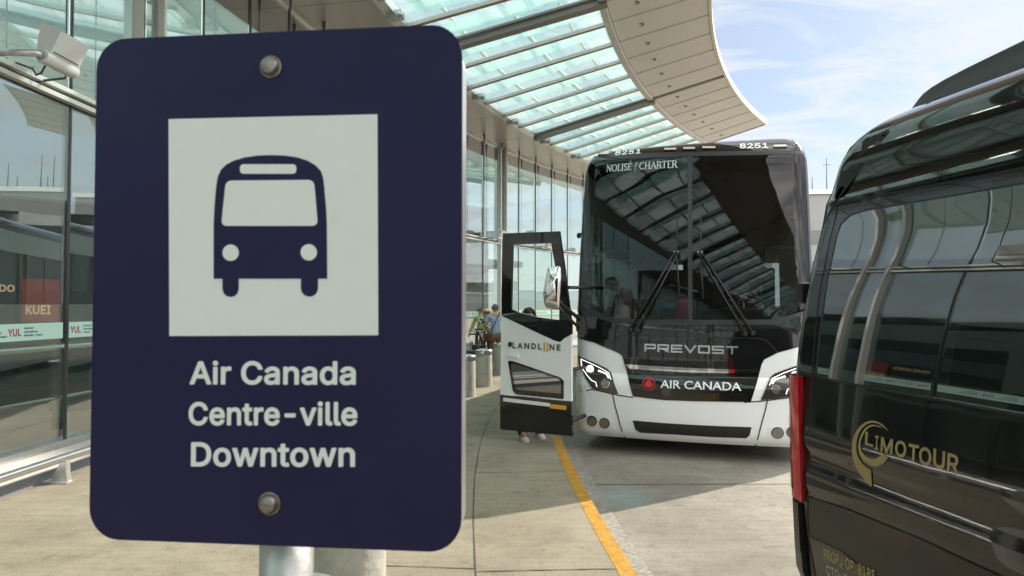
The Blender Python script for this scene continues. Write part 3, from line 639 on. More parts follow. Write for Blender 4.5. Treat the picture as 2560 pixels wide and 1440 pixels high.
for k in range(k0, k1):
    a = MUL0 + k * MSTEP; b = a + MSTEP; g = 0.045
    pane('glass_pane', a + g, b - g, 0.33, 3.74, 0.016)
    pane('glass_pane', a + g, b - g, 3.875, ZC - 0.08, 0.016)
    if -24 <= a < 36:   # mint safety band with the airport mark
        bm = bmesh.new(); arc_box(bm, RF - 0.004, RF - 0.0015, 1.355, 1.515, a + g + .02, b - g - .02, 2)
        bd = link_mesh('safety_band', bm, M['band'], fac)
        for rep in range(2):
            s0 = a + MSTEP * (.05 + .35 * rep)
            def fm(u, v, s0=s0, w=.16, z=1.40, h=.07): return PT(RF - 0.0065, s0 + math.degrees(u * w / RF), z + v * h)
            if True:
                text('lettering', 'YUL', fm, M['crimson'], bd, bold=-1)
                for li, (ln, wd) in enumerate((('Montréal-Trudeau', .24), ('International', .17), ('Airport', .10)) if rep == 0 and k % 2 else (('Aéroport', .12), ('International', .17), ('Montréal-Trudeau', .24))):
                    def fl(u, v, s0=s0 + math.degrees(.2 / RF), w=wd, z=1.462 - .034 * li): return PT(RF - 0.0065, s0 + math.degrees(u * w / RF), z + v * .02)
                    text('lettering', ln, fl, M['ink'], bd, bold=-1)
for k in range(k0, k1 + 1):
    a = MUL0 + k * MSTEP
    bm = bmesh.new()
    if k % 6 == 0:
        for s in (-.21, .21):
            q = PT(RF - .06, a + math.degrees(s / RF), 0)
            rot = Matrix.Rotation(-R(a), 3, 'Z')
            box(bm, (q.x, q.y, (ZC + .33) / 2), (.14, .05, ZC - .33), rot)
        col = link_mesh('column', bm, M['white_steel'], fac)
        bm = bmesh.new(); q = PT(RF - .03, a, 0)
        box(bm, (q.x, q.y, (ZC + .33) / 2), (.03, .37, ZC - .34), Matrix.Rotation(-R(a), 3, 'Z'))
        link_mesh('column_glass', bm, M['fac_glass'], col)
    else:
        q = PT(RF - .012, a, 0)
        box(bm, (q.x, q.y, (ZC + .33) / 2 - .04), (.03, .015, ZC - .33 - .08), Matrix.Rotation(-R(a), 3, 'Z'))
        link_mesh('mullion', bm, M['mullion'], fac)
    if a > -8:   # tension rod with its tapered clamp
        bm = bmesh.new(); q = PT(RF - .30, a + MSTEP * .62, 0)
        tube(bm, [q + Vector((0, 0, 3.86)), q + Vector((0, 0, ZC))], .008, 6)
        tube(bm, [q + Vector((0, 0, ZC)), q + Vector((0, 0, ZC - .32))], .035, 8, .012)
        tube(bm, [q + Vector((0, 0, 3.86)), PT(RF - .02, a + MSTEP * .62, 3.83)], .012, 6)
        link_mesh('tension_rod', bm, M['mullion'], fac)

can = thing('entrance_canopy', 'long curved canopy of teal glass and beige soffit along the terminal', 'canopy')
GR = 1.935
grid = [25.33 + GR * i for i in range(-38, 1)] + [25.33 + 1.80 * i for i in range(1, 7)]
CE = grid[-1]
# flat taupe soffit between facade and glass, in panels
pa = A0
while pa < A1 - .5:
    pb = pa + 3.87
    bm = bmesh.new(); arc_box(bm, RI + 0.12, RF - 0.02, ZC, ZC + .06, pa + .012, min(pb, A1) - .012, 5)
    link_mesh('inner_soffit_panel', bm, M['soffit_in'], can)
    pa = pb
arc_part('inner_backing', M['beam'], can, RI + .11, RF, ZC + .062, ZC + .09, A0, A1, 70)
arc_part('inner_gutter', M['alu'], can, RI - .10, RI + .115, ZC - .05, ZC + .12, A0, CE, 80)
arc_part('edge_beam', M['soffit'], can, RM - .07, RM + .07, zcan(RM) - .09, zcan(RM) + .06, A0, CE, 80)
arc_part('fascia', M['fascia'], can, RO - .05, RO + .02, zcan(RO) - .03, zcan(RO) + .16, A0, CE, 90)
arc_part('soffit_back', M['beam'], can, RO + .021, RM - .05, lambda r: zcan(r) + .05, lambda r: zcan(r) + .12, A0, CE, 80)
def radial_box(bm, a, r0, r1, w, dz0, dz1):
    rot = R(a); t = Vector((math.sin(rot), math.cos(rot), 0)) * (w / 2)
    q = []
    for r in (r0, r1):
        for s in (-1, 1):
            for dz in (dz0, dz1):
                q.append(bm.verts.new(PT(r, a, zcan(r) + dz) + t * s))
    for f in ((0, 1, 3, 2), (4, 6, 7, 5), (0, 4, 5, 1), (2, 3, 7, 6), (0, 2, 6, 4), (1, 5, 7, 3)): bm.faces.new([q[i] for i in f])
    bmesh.ops.recalc_face_normals(bm, faces=bm.faces)
for i, a in enumerate(grid):
    major = (i - 38) % 6 == 0
    bm = bmesh.new()
    if major:
        radial_box(bm, a, RI, RM - .1, .22, -.16, -.02)
        radial_box(bm, a, RO + .06, RM - .1, .17, .0, .05)
        radial_box(bm, a - .24, RI, RM, .04, -.03, .03); radial_box(bm, a + .24, RI, RM, .04, -.03, .03)
        link_mesh('main_beam', bm, M['beam'], can)
    else:
        radial_box(bm, a - .065, RI, RM, .034, -.06, .02); radial_box(bm, a + .065, RI, RM, .034, -.06, .02)
        radial_box(bm, a, RI, RM, .07, -.02, .03)
        link_mesh('purlin', bm, M['purlin'], can)
    if i + 1 < len(grid):
        b = grid[i + 1]
        bm = bmesh.new()
        ga = .3 if major else .12; gb = .3 if (i - 37) % 6 == 0 else .12
        arc_box(bm, RM + .07, 35.25, lambda r: zcan(r) + .0, lambda r: zcan(r) + .015, a + ga, b - gb, 2)
        arc_box(bm, 35.265, RI - .02, lambda r: zcan(r) + .0, lambda r: zcan(r) + .015, a + ga, b - gb, 2)
        link_mesh('glass_pane', bm, M['can_glass'], can)
        bm = bmesh.new()
        sa = a + (.17 if major else .012); sb = b - (.17 if (i - 37) % 6 == 0 else .012)
        arc_box(bm, RO + .03, RM - .085, lambda r: zcan(r) - .012, lambda r: zcan(r) + .04, sa + .13, sb, 2)
        arc_box(bm, RO + .03, RM - .085, lambda r: zcan(r) - .030, lambda r: zcan(r) + .041, sa, sa + .115, 1)
        sp = link_mesh('soffit_panel', bm, M['soffit'], can)
        mid = (a + b) / 2; r = RM - .62; q = PT(r, mid, zcan(r) - .016)
        bm = bmesh.new(); lathe(bm, [(.085, .012), (.085, 0), (.062, -.002), (.05, .01)], 20, q)
        dl = link_mesh('downlight', bm, M['beam'], sp)
        bm = bmesh.new(); lathe(bm, [(.03, .0), (.03, -.004)], 12, q); link_mesh('lamp', bm, M['marker'], dl)
# steel of the roof above the glass, seen through it
for r, dz, rad in ((37.2, .75, .05), (36.1, .95, .06), (35.0, .75, .04), (34.3, .95, .06)):
    bm = bmesh.new(); tube(bm, [PT(r, A0 + (CE - A0) * i / 80, zcan(r) + dz) for i in range(81)], rad, 8)
    link_mesh('roof_tube', bm, M['white_steel'], can, True)
for i, a in enumerate(grid[:-1]):
    bm = bmesh.new(); m_ = a + .8
    radial_box(bm, m_, RM + .1, RI, .52, .55, .60)
    link_mesh('sun_louvre', bm, M['louvre_glass'], can)
k = 0
a = 10.9 - 3.85 * 10
while a < CE:
    q = PT(RI - .02, a, ZC - .04); rot = Matrix.Rotation(-R(a), 3, 'Z')
    bm = bmesh.new(); box(bm, q + Vector((0, 0, -.03)), (.20, .16, .12), rot); box(bm, q + rot @ Vector((.14, .05, .0)), (.14, .05, .16), rot)
    box(bm, q + rot @ Vector((.14, -.05, .02)), (.14, .05, .10), rot); tube(bm, [q + rot @ Vector((.1, -.1, -.02)), q + rot @ Vector((.1, .1, -.02))], .03, 8)
    link_mesh('clamp_bracket', bm, M['galv'], can)
    a += 3.85

# ------------------------------------------------------------------ floodlights on the transom
def make_flood():
    t = thing('floodlight', 'x', 'floodlight', group='white floodlights on the terminal transom')
    bm = bmesh.new()   # local: x out from the wall, y along it
    lathe(bm, [(.0, -.21), (.055, -.21), (.062, -.195), (.062, .195), (.055, .21), (.0, .21)], 20, (0.05, 0, 0), rot=Matrix.Rotation(PI / 2, 3, 'X'))
    autosmooth(link_mesh('housing', bm, M['flood'], t))
    bm = bmesh.new()
    for y in (-.19, .165):
        prism(bm, [(-.02, .03), (.11, .03), (.20, .22), (.02, .30)], lambda a, b, y=y: Vector((a, y, b)), (0, .025, 0))
    prism(bm, [(.09, .035), (.11, .03), (.205, .225), (.185, .23)], lambda a, b: Vector((a, -.165, b)), (0, .33, 0))
    prism(bm, [(-.02, .05), (.0, .03), (.04, .295), (.02, .30)], lambda a, b: Vector((a, -.165, b)), (0, .33, 0))
    box(bm, (.11, 0, .255), (.18, .33, .012), Matrix.Rotation(R(23), 3, 'Y'))
    bmesh.ops.recalc_face_normals(bm, faces=bm.faces)
    link_mesh('hood', bm, M['flood'], t)
    bm = bmesh.new(); box(bm, (.115, 0, .052), (.012, .33, .018)); link_mesh('vent_slot', bm, M['gasket'], t)
    bm = bmesh.new(); tube(bm, [(-.36, -.30, -.02), (-.2, -.30, 0), (0.05, -.27, 0), (0.05, -.2, 0)], .03, 10); link_mesh('arm', bm, M['galv'], t, True)
    bm = bmesh.new(); tube(bm, [(.0, -.1, -.05), (-.02, -.12, -.12), (-.08, -.1, -.13), (-.14, -.06, -.06), (-.3, -.05, .0)], .009, 6); link_mesh('cable', bm, M['gasket'], t, True)
    return t
fl0 = make_flood()
flab = {0: 'large white floodlight on the transom left of the navy bus stop sign', 4: 'small far floodlight on the transom left of the open bus door',
        5: 'small far floodlight seen through the open bus door window', 6: 'farthest floodlight beside the bus corner behind the door'}
for i, a in enumerate((1.15, 25.2, 30.6, 36.2)):
    t = fl0 if i == 0 else copy_tree(fl0)
    t.location = PT(RF - .48, a, 3.84); t.rotation_euler = (0, 0, -R(a))
    t['label'] = flab[(0, 4, 5, 6)[i]]

# ------------------------------------------------------------------ low stainless guard rail along the plinth
rail = thing('guard_rail', 'low stainless tube guard rail on curved feet along the plinth', 'guard rail')
bm = bmesh.new(); tube(bm, [PT(RF - .30, -20 + .5 * i, .235) for i in range(0, 62)], .038, 16); link_mesh('tube', bm, M['steel'], rail, True)
for a in (-14.5, -9.2, -3.9, 1.9, 7.4):
    q = PT(RF - .24, a, 0); rot = Matrix.Rotation(-R(a), 3, 'Z')
    bm = bmesh.new()
    prism(bm, [(-.05, .01), (.12, .01), (.10, .06), (.07, .11), (.04, .17), (.03, .21), (-.03, .205), (-.03, .15), (-.035, .08)],
          lambda x, z: q + rot @ Vector((.06 - x, -.03, z)), rot @ Vector((0, .06, 0)))
    box(bm, q + Vector((0, 0, .007)), (.26, .16, .012), rot)
    bmesh.ops.recalc_face_normals(bm, faces=bm.faces)
    link_mesh('foot', bm, M['alu'], rail)

# ------------------------------------------------------------------ bus stop sign
SX, SY, SYAW = -0.2136, 0.62, R(6)
se = Vector((math.cos(SYAW), -math.sin(SYAW), 0)); sn = Vector((-math.sin(SYAW), -math.cos(SYAW), 0))   # along width, towards camera
sign = thing('bus_stop_sign', 'large navy bus stop sign with white bus pictogram on a galvanised post', 'sign', (SX, SY, 0), -SYAW)
SO = Vector((SX, SY, 0))
def sp2(px, py):
    r = ray(px, py); t = (SO - CAM).dot(sn) / r.dot(sn); p = CAM + r * t
    return ((p - SO).dot(se), p.z)
def sloc(a, z, off=0.0): return Vector((a, -off, z))
l = (sp2(231, 99)[0] + sp2(234, 1349)[0]) / 2; r_ = (sp2(1151, 60)[0] + sp2(1157, 1381)[0]) / 2
tz = (sp2(231, 99)[1] + sp2(1150, 60)[1]) / 2; bz = (sp2(234, 1349)[1] + sp2(1157, 1381)[1]) / 2
def rrect(l, r, b, t, rad, seg=8):
    pts = []
    for cx, cy, a0 in ((r - rad, t - rad, 0), (l + rad, t - rad, 90), (l + rad, b + rad, 180), (r - rad, b + rad, 270)):
        for s in range(seg + 1):
            a = R(a0 + 90 * s / seg); pts.append((cx + rad * math.cos(a), cy + rad * math.sin(a)))
    return pts
bm = bmesh.new(); prism(bm, rrect(l, r_, bz, tz, .029), lambda a, b: sloc(a, b, 0), (0, .003, 0)); bmesh.ops.recalc_face_normals(bm, faces=bm.faces)
link_mesh('panel', bm, M['navy'], sign)
bm = bmesh.new(); prism(bm, rrect(l + .003, r_ - .0005, bz + .004, tz - .010, .027), lambda a, b: sloc(a, b, 0) + Vector((0, .0035, 0)), (0, .022, 0)); bmesh.ops.recalc_face_normals(bm, faces=bm.faces)
link_mesh('backing', bm, M['alu'], sign)
def sign_poly(name, pts, m, par, off, rad=0, seg=5):
    q = [sp2(*p) for p in pts]
    if rad: q = round_poly(q, rad, seg)
    bm = bmesh.new(); bm.faces.new([bm.verts.new(sloc(a, b, off)) for a, b in q])
    return link_mesh(name, bm, m, par)
sq = sign_poly('pictogram_square', [(422, 298), (944, 286), (946, 838), (424, 840)], M['sign_white'], sign, .0004)
ox = [(535, 697), (535, 560), (538, 505), (541, 470), (545, 443), (553, 425), (566, 412), (585, 402), (612, 394), (645, 389), (678, 388), (712, 389), (745, 394), (770, 402), (790, 414), (803, 428), (809, 446), (812, 475), (816, 520), (818, 560), (819, 697),
      (796, 697), (796, 722), (793, 732), (786, 739), (775, 742), (764, 739), (756, 732), (753, 722), (753, 697), (598, 697), (598, 722), (595, 733), (588, 740), (578, 743), (567, 740), (560, 733), (557, 722), (557, 697)]
def fan_poly(name, pts, m, par, off):
    q = [sp2(*p) for p in pts]; bm = bmesh.new(); f = bm.faces.new([bm.verts.new(sloc(a, b, off)) for a, b in q])
    bmesh.ops.triangulate(bm, faces=[f]); return link_mesh(name, bm, m, par)
pic = fan_poly('bus_pictogram', ox, M['navy'], sign, .0007)
sign_poly('windscreen_shape', [(566, 452), (786, 450), (796, 565), (554, 565)], M['sign_white'], pic, .0010, .006)
sign_poly('destination_shape', [(601, 411), (742, 411), (742, 435), (601, 435)], M['sign_white'], pic, .0010, .004)
for cx, cy in ((578, 632), (773, 631)):
    sign_poly('lamp_shape', [(cx + 20.5 * math.cos(2 * PI * i / 24), cy + 20.5 * math.sin(2 * PI * i / 24)) for i in range(24)], M['sign_white'], pic, .0010)
for s, x0, x1, yb, yt in (('Air Canada', 475, 890, 961, 903), ('Centre-ville', 472, 894, 1063, 1005), ('Downtown', 478, 888, 1166, 1105)):
    p0 = sp2(x0, yb); p1 = sp2(x1, yb + 1); pt = sp2(x0, yt)
    text('lettering', s, lambda u, v, p0=p0, p1=p1, h=pt[1] - p0[1]: sloc(p0[0] + u * (p1[0] - p0[0]), p0[1] + v * h + u * (p1[1] - p0[1]), .0006), M['sign_white'], sign, bold=-1)
for px, py in ((678, 168), (675, 1258)):
    a, b = sp2(px, py)
    rot = Matrix.Rotation(PI / 2, 3, 'X')
    bm = bmesh.new(); lathe(bm, [(.0103, 0), (.0103, .0012), (.0085, .0016), (.0082, .0042), (.0068, .0062), (.0035, .0072), (0.0, .0074)], 24, (a, -.0004, b), rot=rot)
    bo = autosmooth(link_mesh('bolt', bm, M['bolt'], sign))
    bm = bmesh.new(); lathe(bm, [(.0088, .0013), (.0092, .0024), (.0083, .0030)], 24, (a, -.0004, b), rot=rot); link_mesh('rust_ring', bm, M['rust'], bo)
pa_ = (706 - 1280) / FPX * .672 - SX
bm = bmesh.new(); tube(bm, [(pa_, .052, 0.012), (pa_, .052, tz - .02)], .0248, 32); link_mesh('post', bm, M['galv'], sign, True)
bm = bmesh.new(); lathe(bm, [(.0, .0), (.13, .0), (.13, .01), (.06, .014), (.034, .05), (.027, .052)], 40, (pa_, .052, .001)); autosmooth(link_mesh('base_plate', bm, M['galv'], sign))
bm = bmesh.new(); lathe(bm, [(.062, 0), (.062, .012), (.0, .012)], 32, (pa_ - .005, .052, 1.385)); link_mesh('post_collar', bm, M['galv'], sign)

# ------------------------------------------------------------------ concrete bollards
def make_bollard(name='bollard'):
    t = thing(name, 'x', 'bollard', group='concrete bollards along the terminal pavement')
    bm = bmesh.new(); lathe(bm, [(.178, 0), (.176, .02), (.172, .64), (.166, .66), (.166, .69), (.0, .69)], 36); autosmooth(link_mesh('body', bm, M['bollard'], t))
    bm = bmesh.new(); lathe(bm, [(.182, .69), (.182, .755), (.174, .765), (.08, .785), (0, .79)], 36); autosmooth(link_mesh('cap', bm, M['steel'], t))
    return t
b0 = make_bollard()
bl = [((880, 3.40), 'pale concrete bollard close behind the bus stop sign post'), ((1166, 12.75), 'concrete bollard half hidden at the right edge of the sign'),
      ((1210, 14.35), 'concrete bollard with steel cap standing clear between sign and bus door'), ((1251, 16.9), 'concrete bollard cut off by the left edge of the bus door'),
      ((1168, 17.6), 'farthest concrete bollard beside the standing suitcases')]
for i, ((px, d), lab) in enumerate(bl):
    t = b0 if i == 0 else copy_tree(b0)
    t.location = ((px - 1280) / FPX * d, d, 0); t['label'] = lab; t.rotation_euler[2] = i * 1.3

# ------------------------------------------------------------------ motor coach
BPHI = R(19)
BO = Vector((2.05, 8.03, ROADZ))
bus = thing('motor_coach', 'black and white charter coach with open front door and lit headlights', 'bus', BO, -BPHI)
bax = Vector((math.cos(BPHI), -math.sin(BPHI), 0)); bay = Vector((math.sin(BPHI), math.cos(BPHI), 0))
AZ = [(.20, .10), (.26, .04), (.34, .01), (.45, 0), (.84, 0), (.93, .03), (.965, .05), (.985, .065), (1.2, .075), (1.5, .10), (1.64, .12), (2.0, .175), (2.4, .248), (2.8, .336), (3.2, .440), (3.5, .530), (3.64, .575), (3.72, .60), (3.80, .65), (3.87, .73), (3.92, .86), (3.96, 1.15), (3.985, 2.1)]
WZ = [(.20, 1.36), (.30, 1.385), (.5, 1.397), (2.0, 1.397), (3.0, 1.392), (3.5, 1.385), (3.64, 1.378), (3.72, 1.365), (3.80, 1.335), (3.87, 1.28), (3.92, 1.20), (3.96, 1.07), (3.985, .82)]
RC = 0.17
def bf(x, z):
    w = interp(WZ, z); ax = min(abs(x), w - .0005)
    y = interp(AZ, z) + .10 * (ax / 1.3) ** 2
    if ax > w - RC: y += RC - math.sqrt(max(0, RC * RC - (ax - (w - RC)) ** 2))
    return y
def bsurf(x, z, off=0.0):
    w = interp(WZ, z); x = max(-w + .001, min(w - .001, x))
    e = .004
    fx = (bf(min(x + e, w), z) - bf(max(x - e, -w), z)) / (2 * e); fz = (bf(x, z + e) - bf(x, z - e)) / (2 * e)
    fx = max(-4, min(4, fx))
    n = Vector((fx, -1, fz)).normalized()
    return Vector((x, bf(x, z), z)) + n * off
def bpx(px, py):
    """where the sight line through a photo pixel meets the coach front: march, then bisect"""
    r = ray(px, py); o = CAM - BO
    ol = Vector((o.dot(bax), o.dot(bay), o.z)); rl = Vector((r.dot(bax), r.dot(bay), r.z)); rl /= rl.y
    def g(y):
        p = ol + rl * (y - ol.y); w = interp(WZ, p.z)
        if p.z > 3.983: return -1
        if abs(p.x) > w: return -1 if y < 1.2 else 1
        return p.y - bf(p.x, p.z)
    y0 = -.2; y1 = None; y = y0
    while y < 2.6:
        if g(y) >= 0: y1 = y; break
        y0 = y; y += .02
    if y1 is None: y1 = y0 = .5
    for _ in range(24):
        m_ = (y0 + y1) / 2
        if g(m_) >= 0: y1 = m_
        else: y0 = m_
    p = ol + rl * (y1 - ol.y); w = interp(WZ, p.z)
    return (max(-w + .002, min(w - .002, p.x)), p.z)
def bpoly(pts): return [bpx(*p) for p in pts]
# shell
zs = [.20, .23, .26, .30, .36, .45, .6, .75, .84, .87, .90, .93, .95, .965, .985, 1.1, 1.25, 1.4, 1.5, 1.62, 1.9, 2.2, 2.5, 2.8, 3.1, 3.35, 3.55, 3.615, 3.64, 3.66, 3.68, 3.70, 3.72, 3.74, 3.76, 3.78, 3.80, 3.82, 3.835, 3.85, 3.87, 3.882, 3.895, 3.908, 3.92, 3.93, 3.94, 3.95, 3.96, 3.97, 3.978, 3.985]
NX = 48
us = [math.sin((i / NX - .5) * PI) for i in range(NX + 1)]
sides_y = [1.2, 2.4, 3.9, 5.4, 6.9, 8.4, 9.9, 11.4, 12.9, 13.7]
grids = []
def bus_ring(z):
    w = interp(WZ, z)
    fr = [bsurf(u * w, z) for u in us]
    rt = [Vector((w, max(y, fr[-1].y + .02), z)) for y in sides_y]
    lt = [Vector((-w, max(y, fr[0].y + .02), z)) for y in sides_y]
    return lt[::-1] + fr + rt
def shell(name, m, zlist, keep, cap=False):
    bm = bmesh.new(); prev = None
    for z in zlist:
        pts = bus_ring(z); row = [bm.verts.new(p) for p in pts]
        if prev:
            for i in range(len(row)):
                j = (i + 1) % len(row)
                if keep(i, j, (pz + z) / 2, (pts[i] + pts[j]) / 2): bm.faces.new((prev[i], prev[j], row[j], row[i]))
        prev = row; pz = z
    if cap: bm.faces.new(prev)
    for v in [v for v in bm.verts if not v.link_faces]: bm.verts.remove(v)
    bmesh.ops.recalc_face_normals(bm, faces=bm.faces)
    return autosmooth(link_mesh(name, bm, m, bus), 30)
NS = len(sides_y)
isfront = lambda i, j: NS <= i < NS + NX
shell('body', M['bus_white'], [z for z in zs if z <= 1.62], lambda i, j, z, p: True)
shell('body', M['bus_white'], [1.62, 1.8, 3.1, 3.35, 3.615], lambda i, j, z, p: (not isfront(i, j)) and not (1.8 < z < 3.1 and p.y > 1.25))
shell('side_window', M['side_glass'], [1.8, 3.1], lambda i, j, z, p: (not isfront(i, j)) and 1.25 < p.y < 13.6)
for sg in (-1, 1): shell('corner_pillar', M['bus_black'], [z for z in zs if 1.62 <= z <= 3.615], lambda i, j, z, p: isfront(i, j) and p.x * sg > .962 * interp(WZ, z))
shell('roof', M['bus_black'], [z for z in zs if z >= 3.615], lambda i, j, z, p: True, True)
# glazing
def part(name, pts, m, par=bus, off=.004, thick=.012, cell=.1, rad=0): 
    q = bpoly(pts)
    if rad: q = round_poly(q, rad)
    return patch(name, q, bsurf, m, par, off, thick, cell)
def edge_pts(sg, inset, z0, z1, n=8): return [(sg * (interp(WZ, z0 + (z1 - z0) * k / n) - inset), z0 + (z1 - z0) * k / n) for k in range(n + 1)]
zt_ = bpx(1470, 404)[1]; zb_ = bpx(1456, 765)[1]
patch('windscreen', bpoly([(1480, 403.5), (1720, 391), (1721, 799), (1540, 797), (1470, 776)]) + edge_pts(-1, .03, zb_, zt_), bsurf, M['wind_glass'], bus, .003, .004, .05)
patch('windscreen', bpoly([(1936, 800), (1732, 801), (1731, 390), (1985, 386)]) + edge_pts(1, .03, zt_, zb_) , bsurf, M['wind_glass'], bus, .003, .004, .05)
part('windscreen_divider', [(1720, 384), (1731, 384), (1732, 806), (1721, 806)], M['gasket'], off=.012, thick=.03)
part('windscreen_gasket', [(1440, 764), (1454, 764), (1472, 774), (1540, 796), (1600, 799), (1721, 799.5), (1732, 800), (1936, 799), (2006, 779), (2022, 770), (2022, 782), (1938, 812), (1732, 812), (1600, 811), (1536, 808), (1466, 788), (1440, 778)], M['gasket'], off=.012, thick=.03)
part('windscreen_gasket', [(1459, 392), (1560, 385), (1720, 381), (1732, 381), (1860, 378), (2004, 378), (2004, 388), (1860, 389), (1732, 391), (1720, 392), (1560, 399), (1462, 407)], M['gasket'], off=.008, thick=.03)
for sg in (-1, 1):
    patch('windscreen_gasket', edge_pts(sg, .034, zb_ - .06, zt_ + .03) + edge_pts(sg, .002, zb_ - .06, zt_ + .03)[::-1], bsurf, M['gasket'], bus, .006, .02)
mask = part('front_mask', [(1437, 836), (1485, 856), (1546, 882), (1556, 890), (1566, 925), (1583, 991), (1660, 1000), (1736, 1003), (1877, 1005), (1893, 954), (1904, 911), (1910, 899), (1944, 882), (1994, 868), (2024, 858), (2024, 776), (1938, 806), (1732, 806), (1600, 805), (1536, 802), (1466, 782), (1437, 772)], M['bus_black'], off=.006, thick=.02, cell=.04)
def seam(pts, w=2.2, m='seam', name='panel_seam', off=.0075, par=bus):
    a = []; b = []
    for i, p in enumerate(pts):
        q = Vector(pts[min(i + 1, len(pts) - 1)]) - Vector(pts[max(i - 1, 0)]); n = Vector((-q.y, q.x)).normalized() * w / 2
        a.append((p[0] + n.x, p[1] + n.y)); b.append((p[0] - n.x, p[1] - n.y))
    return part(name, a + b[::-1], M[m], par, off=off, thick=.004, cell=.25)
# access panel seam above PREVOST, bumper seams
seam([(1524, 866), (1535, 852), (1545, 842), (1562, 838), (1700, 841), (1900, 846), (1916, 851), (1930, 866), (1944, 880)], 1.6)
def mirror_part(name, q, m, par, off, thick, cell=.1):
    patch(name, q, bsurf, m, par, off, thick, cell)
    return patch(name, [(-x, z) for x, z in q][::-1], bsurf, m, par, off, thick, cell)
def both(name, pts, m, off=.006, thick=.012, par=bus, rad=0, cell=.1):
    q = bpoly(pts)
    if rad: q = round_poly(q, rad)
    return mirror_part(name, q, m, par, off, thick, cell)
for pts in ([(1531, 982), (1537, 1010), (1545, 1040), (1564, 1101)],):
    a = [(x + 1.1, y) for x, y in pts]; b = [(x - 1.1, y) for x, y in pts]
    both('panel_seam', a + b[::-1], M['seam'], .006, .008)
a = [(1436, 956), (1482, 972), (1545, 986.5), (1583, 992.5)]
both('panel_seam', a + [(x, y + 2.6) for x, y in a][::-1], M['seam'], .003, .004)
# raised bumper frame around the lower grille
part('lower_grille', [(1582, 1051), (1650, 1057), (1730, 1062), (1820, 1066), (1879, 1068), (1874, 1088), (1866, 1095), (1780, 1092), (1690, 1086), (1600, 1081), (1589, 1074)], M['grille'], off=.006)
part('chrome_bar', [(1561, 910), (1640, 915), (1730, 920), (1830, 923), (1899, 920.5), (1900, 926), (1891, 933), (1730, 931), (1640, 926), (1575, 921)], M['chrome'], off=.03, thick=.03)
# headlights
hl = [(1446, 888), (1484, 905), (1518, 921), (1528, 931), (1546, 985), (1515, 979), (1482, 970.5), (1461, 940), (1450, 912)]
q = bpoly(hl)
for sgn in (1, -1):
    qq = q if sgn == 1 else [(-x, z) for x, z in q][::-1]
    h = patch('headlight', qq, bsurf, M['lamp_dark'], bus, .010, .02, .02)
    if sgn == -1: tag(h)
    def hp(pts):
        w_ = bpoly(pts); return w_ if sgn == 1 else [(-x, z) for x, z in w_][::-1]
    def strip(pts, w):
        a = []; b = []
        for i, p in enumerate(pts):
            d = Vector(pts[min(i + 1, len(pts) - 1)]) - Vector(pts[max(i - 1, 0)]); n = Vector((-d.y, d.x)).normalized() * w / 2
            a.append((p[0] + n.x, p[1] + n.y)); b.append((p[0] - n.x, p[1] - n.y))
        return hp(a + b[::-1])
    patch('daytime_light', strip([(1454, 900), (1456.5, 920), (1466, 936), (1480, 952), (1490, 956), (1493, 967)], 2.1), bsurf, M['led'], h, .015, .01, .02)
    patch('daytime_light', strip([(1453, 897), (1475, 907), (1500, 919), (1522, 932), (1528, 950)], 2.0), bsurf, M['led'], h, .015, .01, .02)
    patch('indicator', strip([(1496, 926), (1517, 936), (1523, 946)], 4.5), bsurf, M['led'], h, .015, .01, .02)
    def disc(name, cx, cy, r, m, off, th=.012):
        c = bpx(cx, cy); k = r / 216
        o_ = [(c[0] + k * math.cos(2 * PI * i / 22), c[1] + k * math.sin(2 * PI * i / 22)) for i in range(22)]
        if sgn == -1: o_ = [(-x, z) for x, z in o_][::-1]
        return patch(name, o_, bsurf, m, h, off, th, .03)
    disc('lamp_bezel', 1476, 922.5, 13, M['lamp_ring'], .014); disc('low_beam', 1476, 922.5, 10, M['led_hot'], .018)
    disc('lamp_bezel', 1514.5, 959, 11.5, M['lamp_ring'], .014); disc('high_beam', 1514.5, 959, 9, M['lamp_lens'], .018)
    # fog lamps in the bumper
    patch('fog_recess', hp([(1466, 1034), (1527, 1046), (1536, 1074), (1474, 1066)]), bsurf, M['bus_white'], bus, .004, .008, .3)
    for cx, cy in ((1480, 1052), (1511.5, 1057.5)):
        c = bpx(cx, cy)
        for r, m_, of, nm in ((13.8, 'trim', .010, 'fog_lamp'), (11.2, 'lamp_ring', .013, 'fog_bezel'), (9.8, 'lamp_lens', .016, 'fog_lens')):
            o_ = [(c[0] + r / 212 * math.cos(2 * PI * i / 22), c[1] + r / 212 * math.sin(2 * PI * i / 22)) for i in range(22)]
            if sgn == -1: o_ = [(-x, z) for x, z in o_][::-1]
            ob = patch(nm, o_, bsurf, M[m_], bus if nm == 'fog_lamp' else fog, of, .012, .3)
            if nm == 'fog_lamp': fog = ob
# letters on the coach
def btext(name, s, p0, p1, ph, m, off=.012, bold=0.0, space=1.0, thick=0, par=bus, skew=0.0):
    a = bpx(*p0); b = bpx(*p1); h = bpx(p0[0], p0[1] - ph)[1] - a[1]
    if s == '8251': h = .072
    return text(name, s, lambda u, v: bsurf(a[0] + u * (b[0] - a[0]) + skew * v * h, a[1] + u * (b[1] - a[1]) + v * h, off), m, par, bold, space, (0, .02, 0) if thick else 0)
btext('lettering', 'AIR CANADA', (1651, 969.5), (1853, 977), 19, M['decal_white'], bold=.012)
btext('lettering', '8251', (1537, 390), (1602, 385), 14, M['decal_white'], bold=-1, off=.012)
btext('lettering', '8251', (1849, 372.5), (1920, 372), 14, M['decal_white'], bold=-1, off=.012)
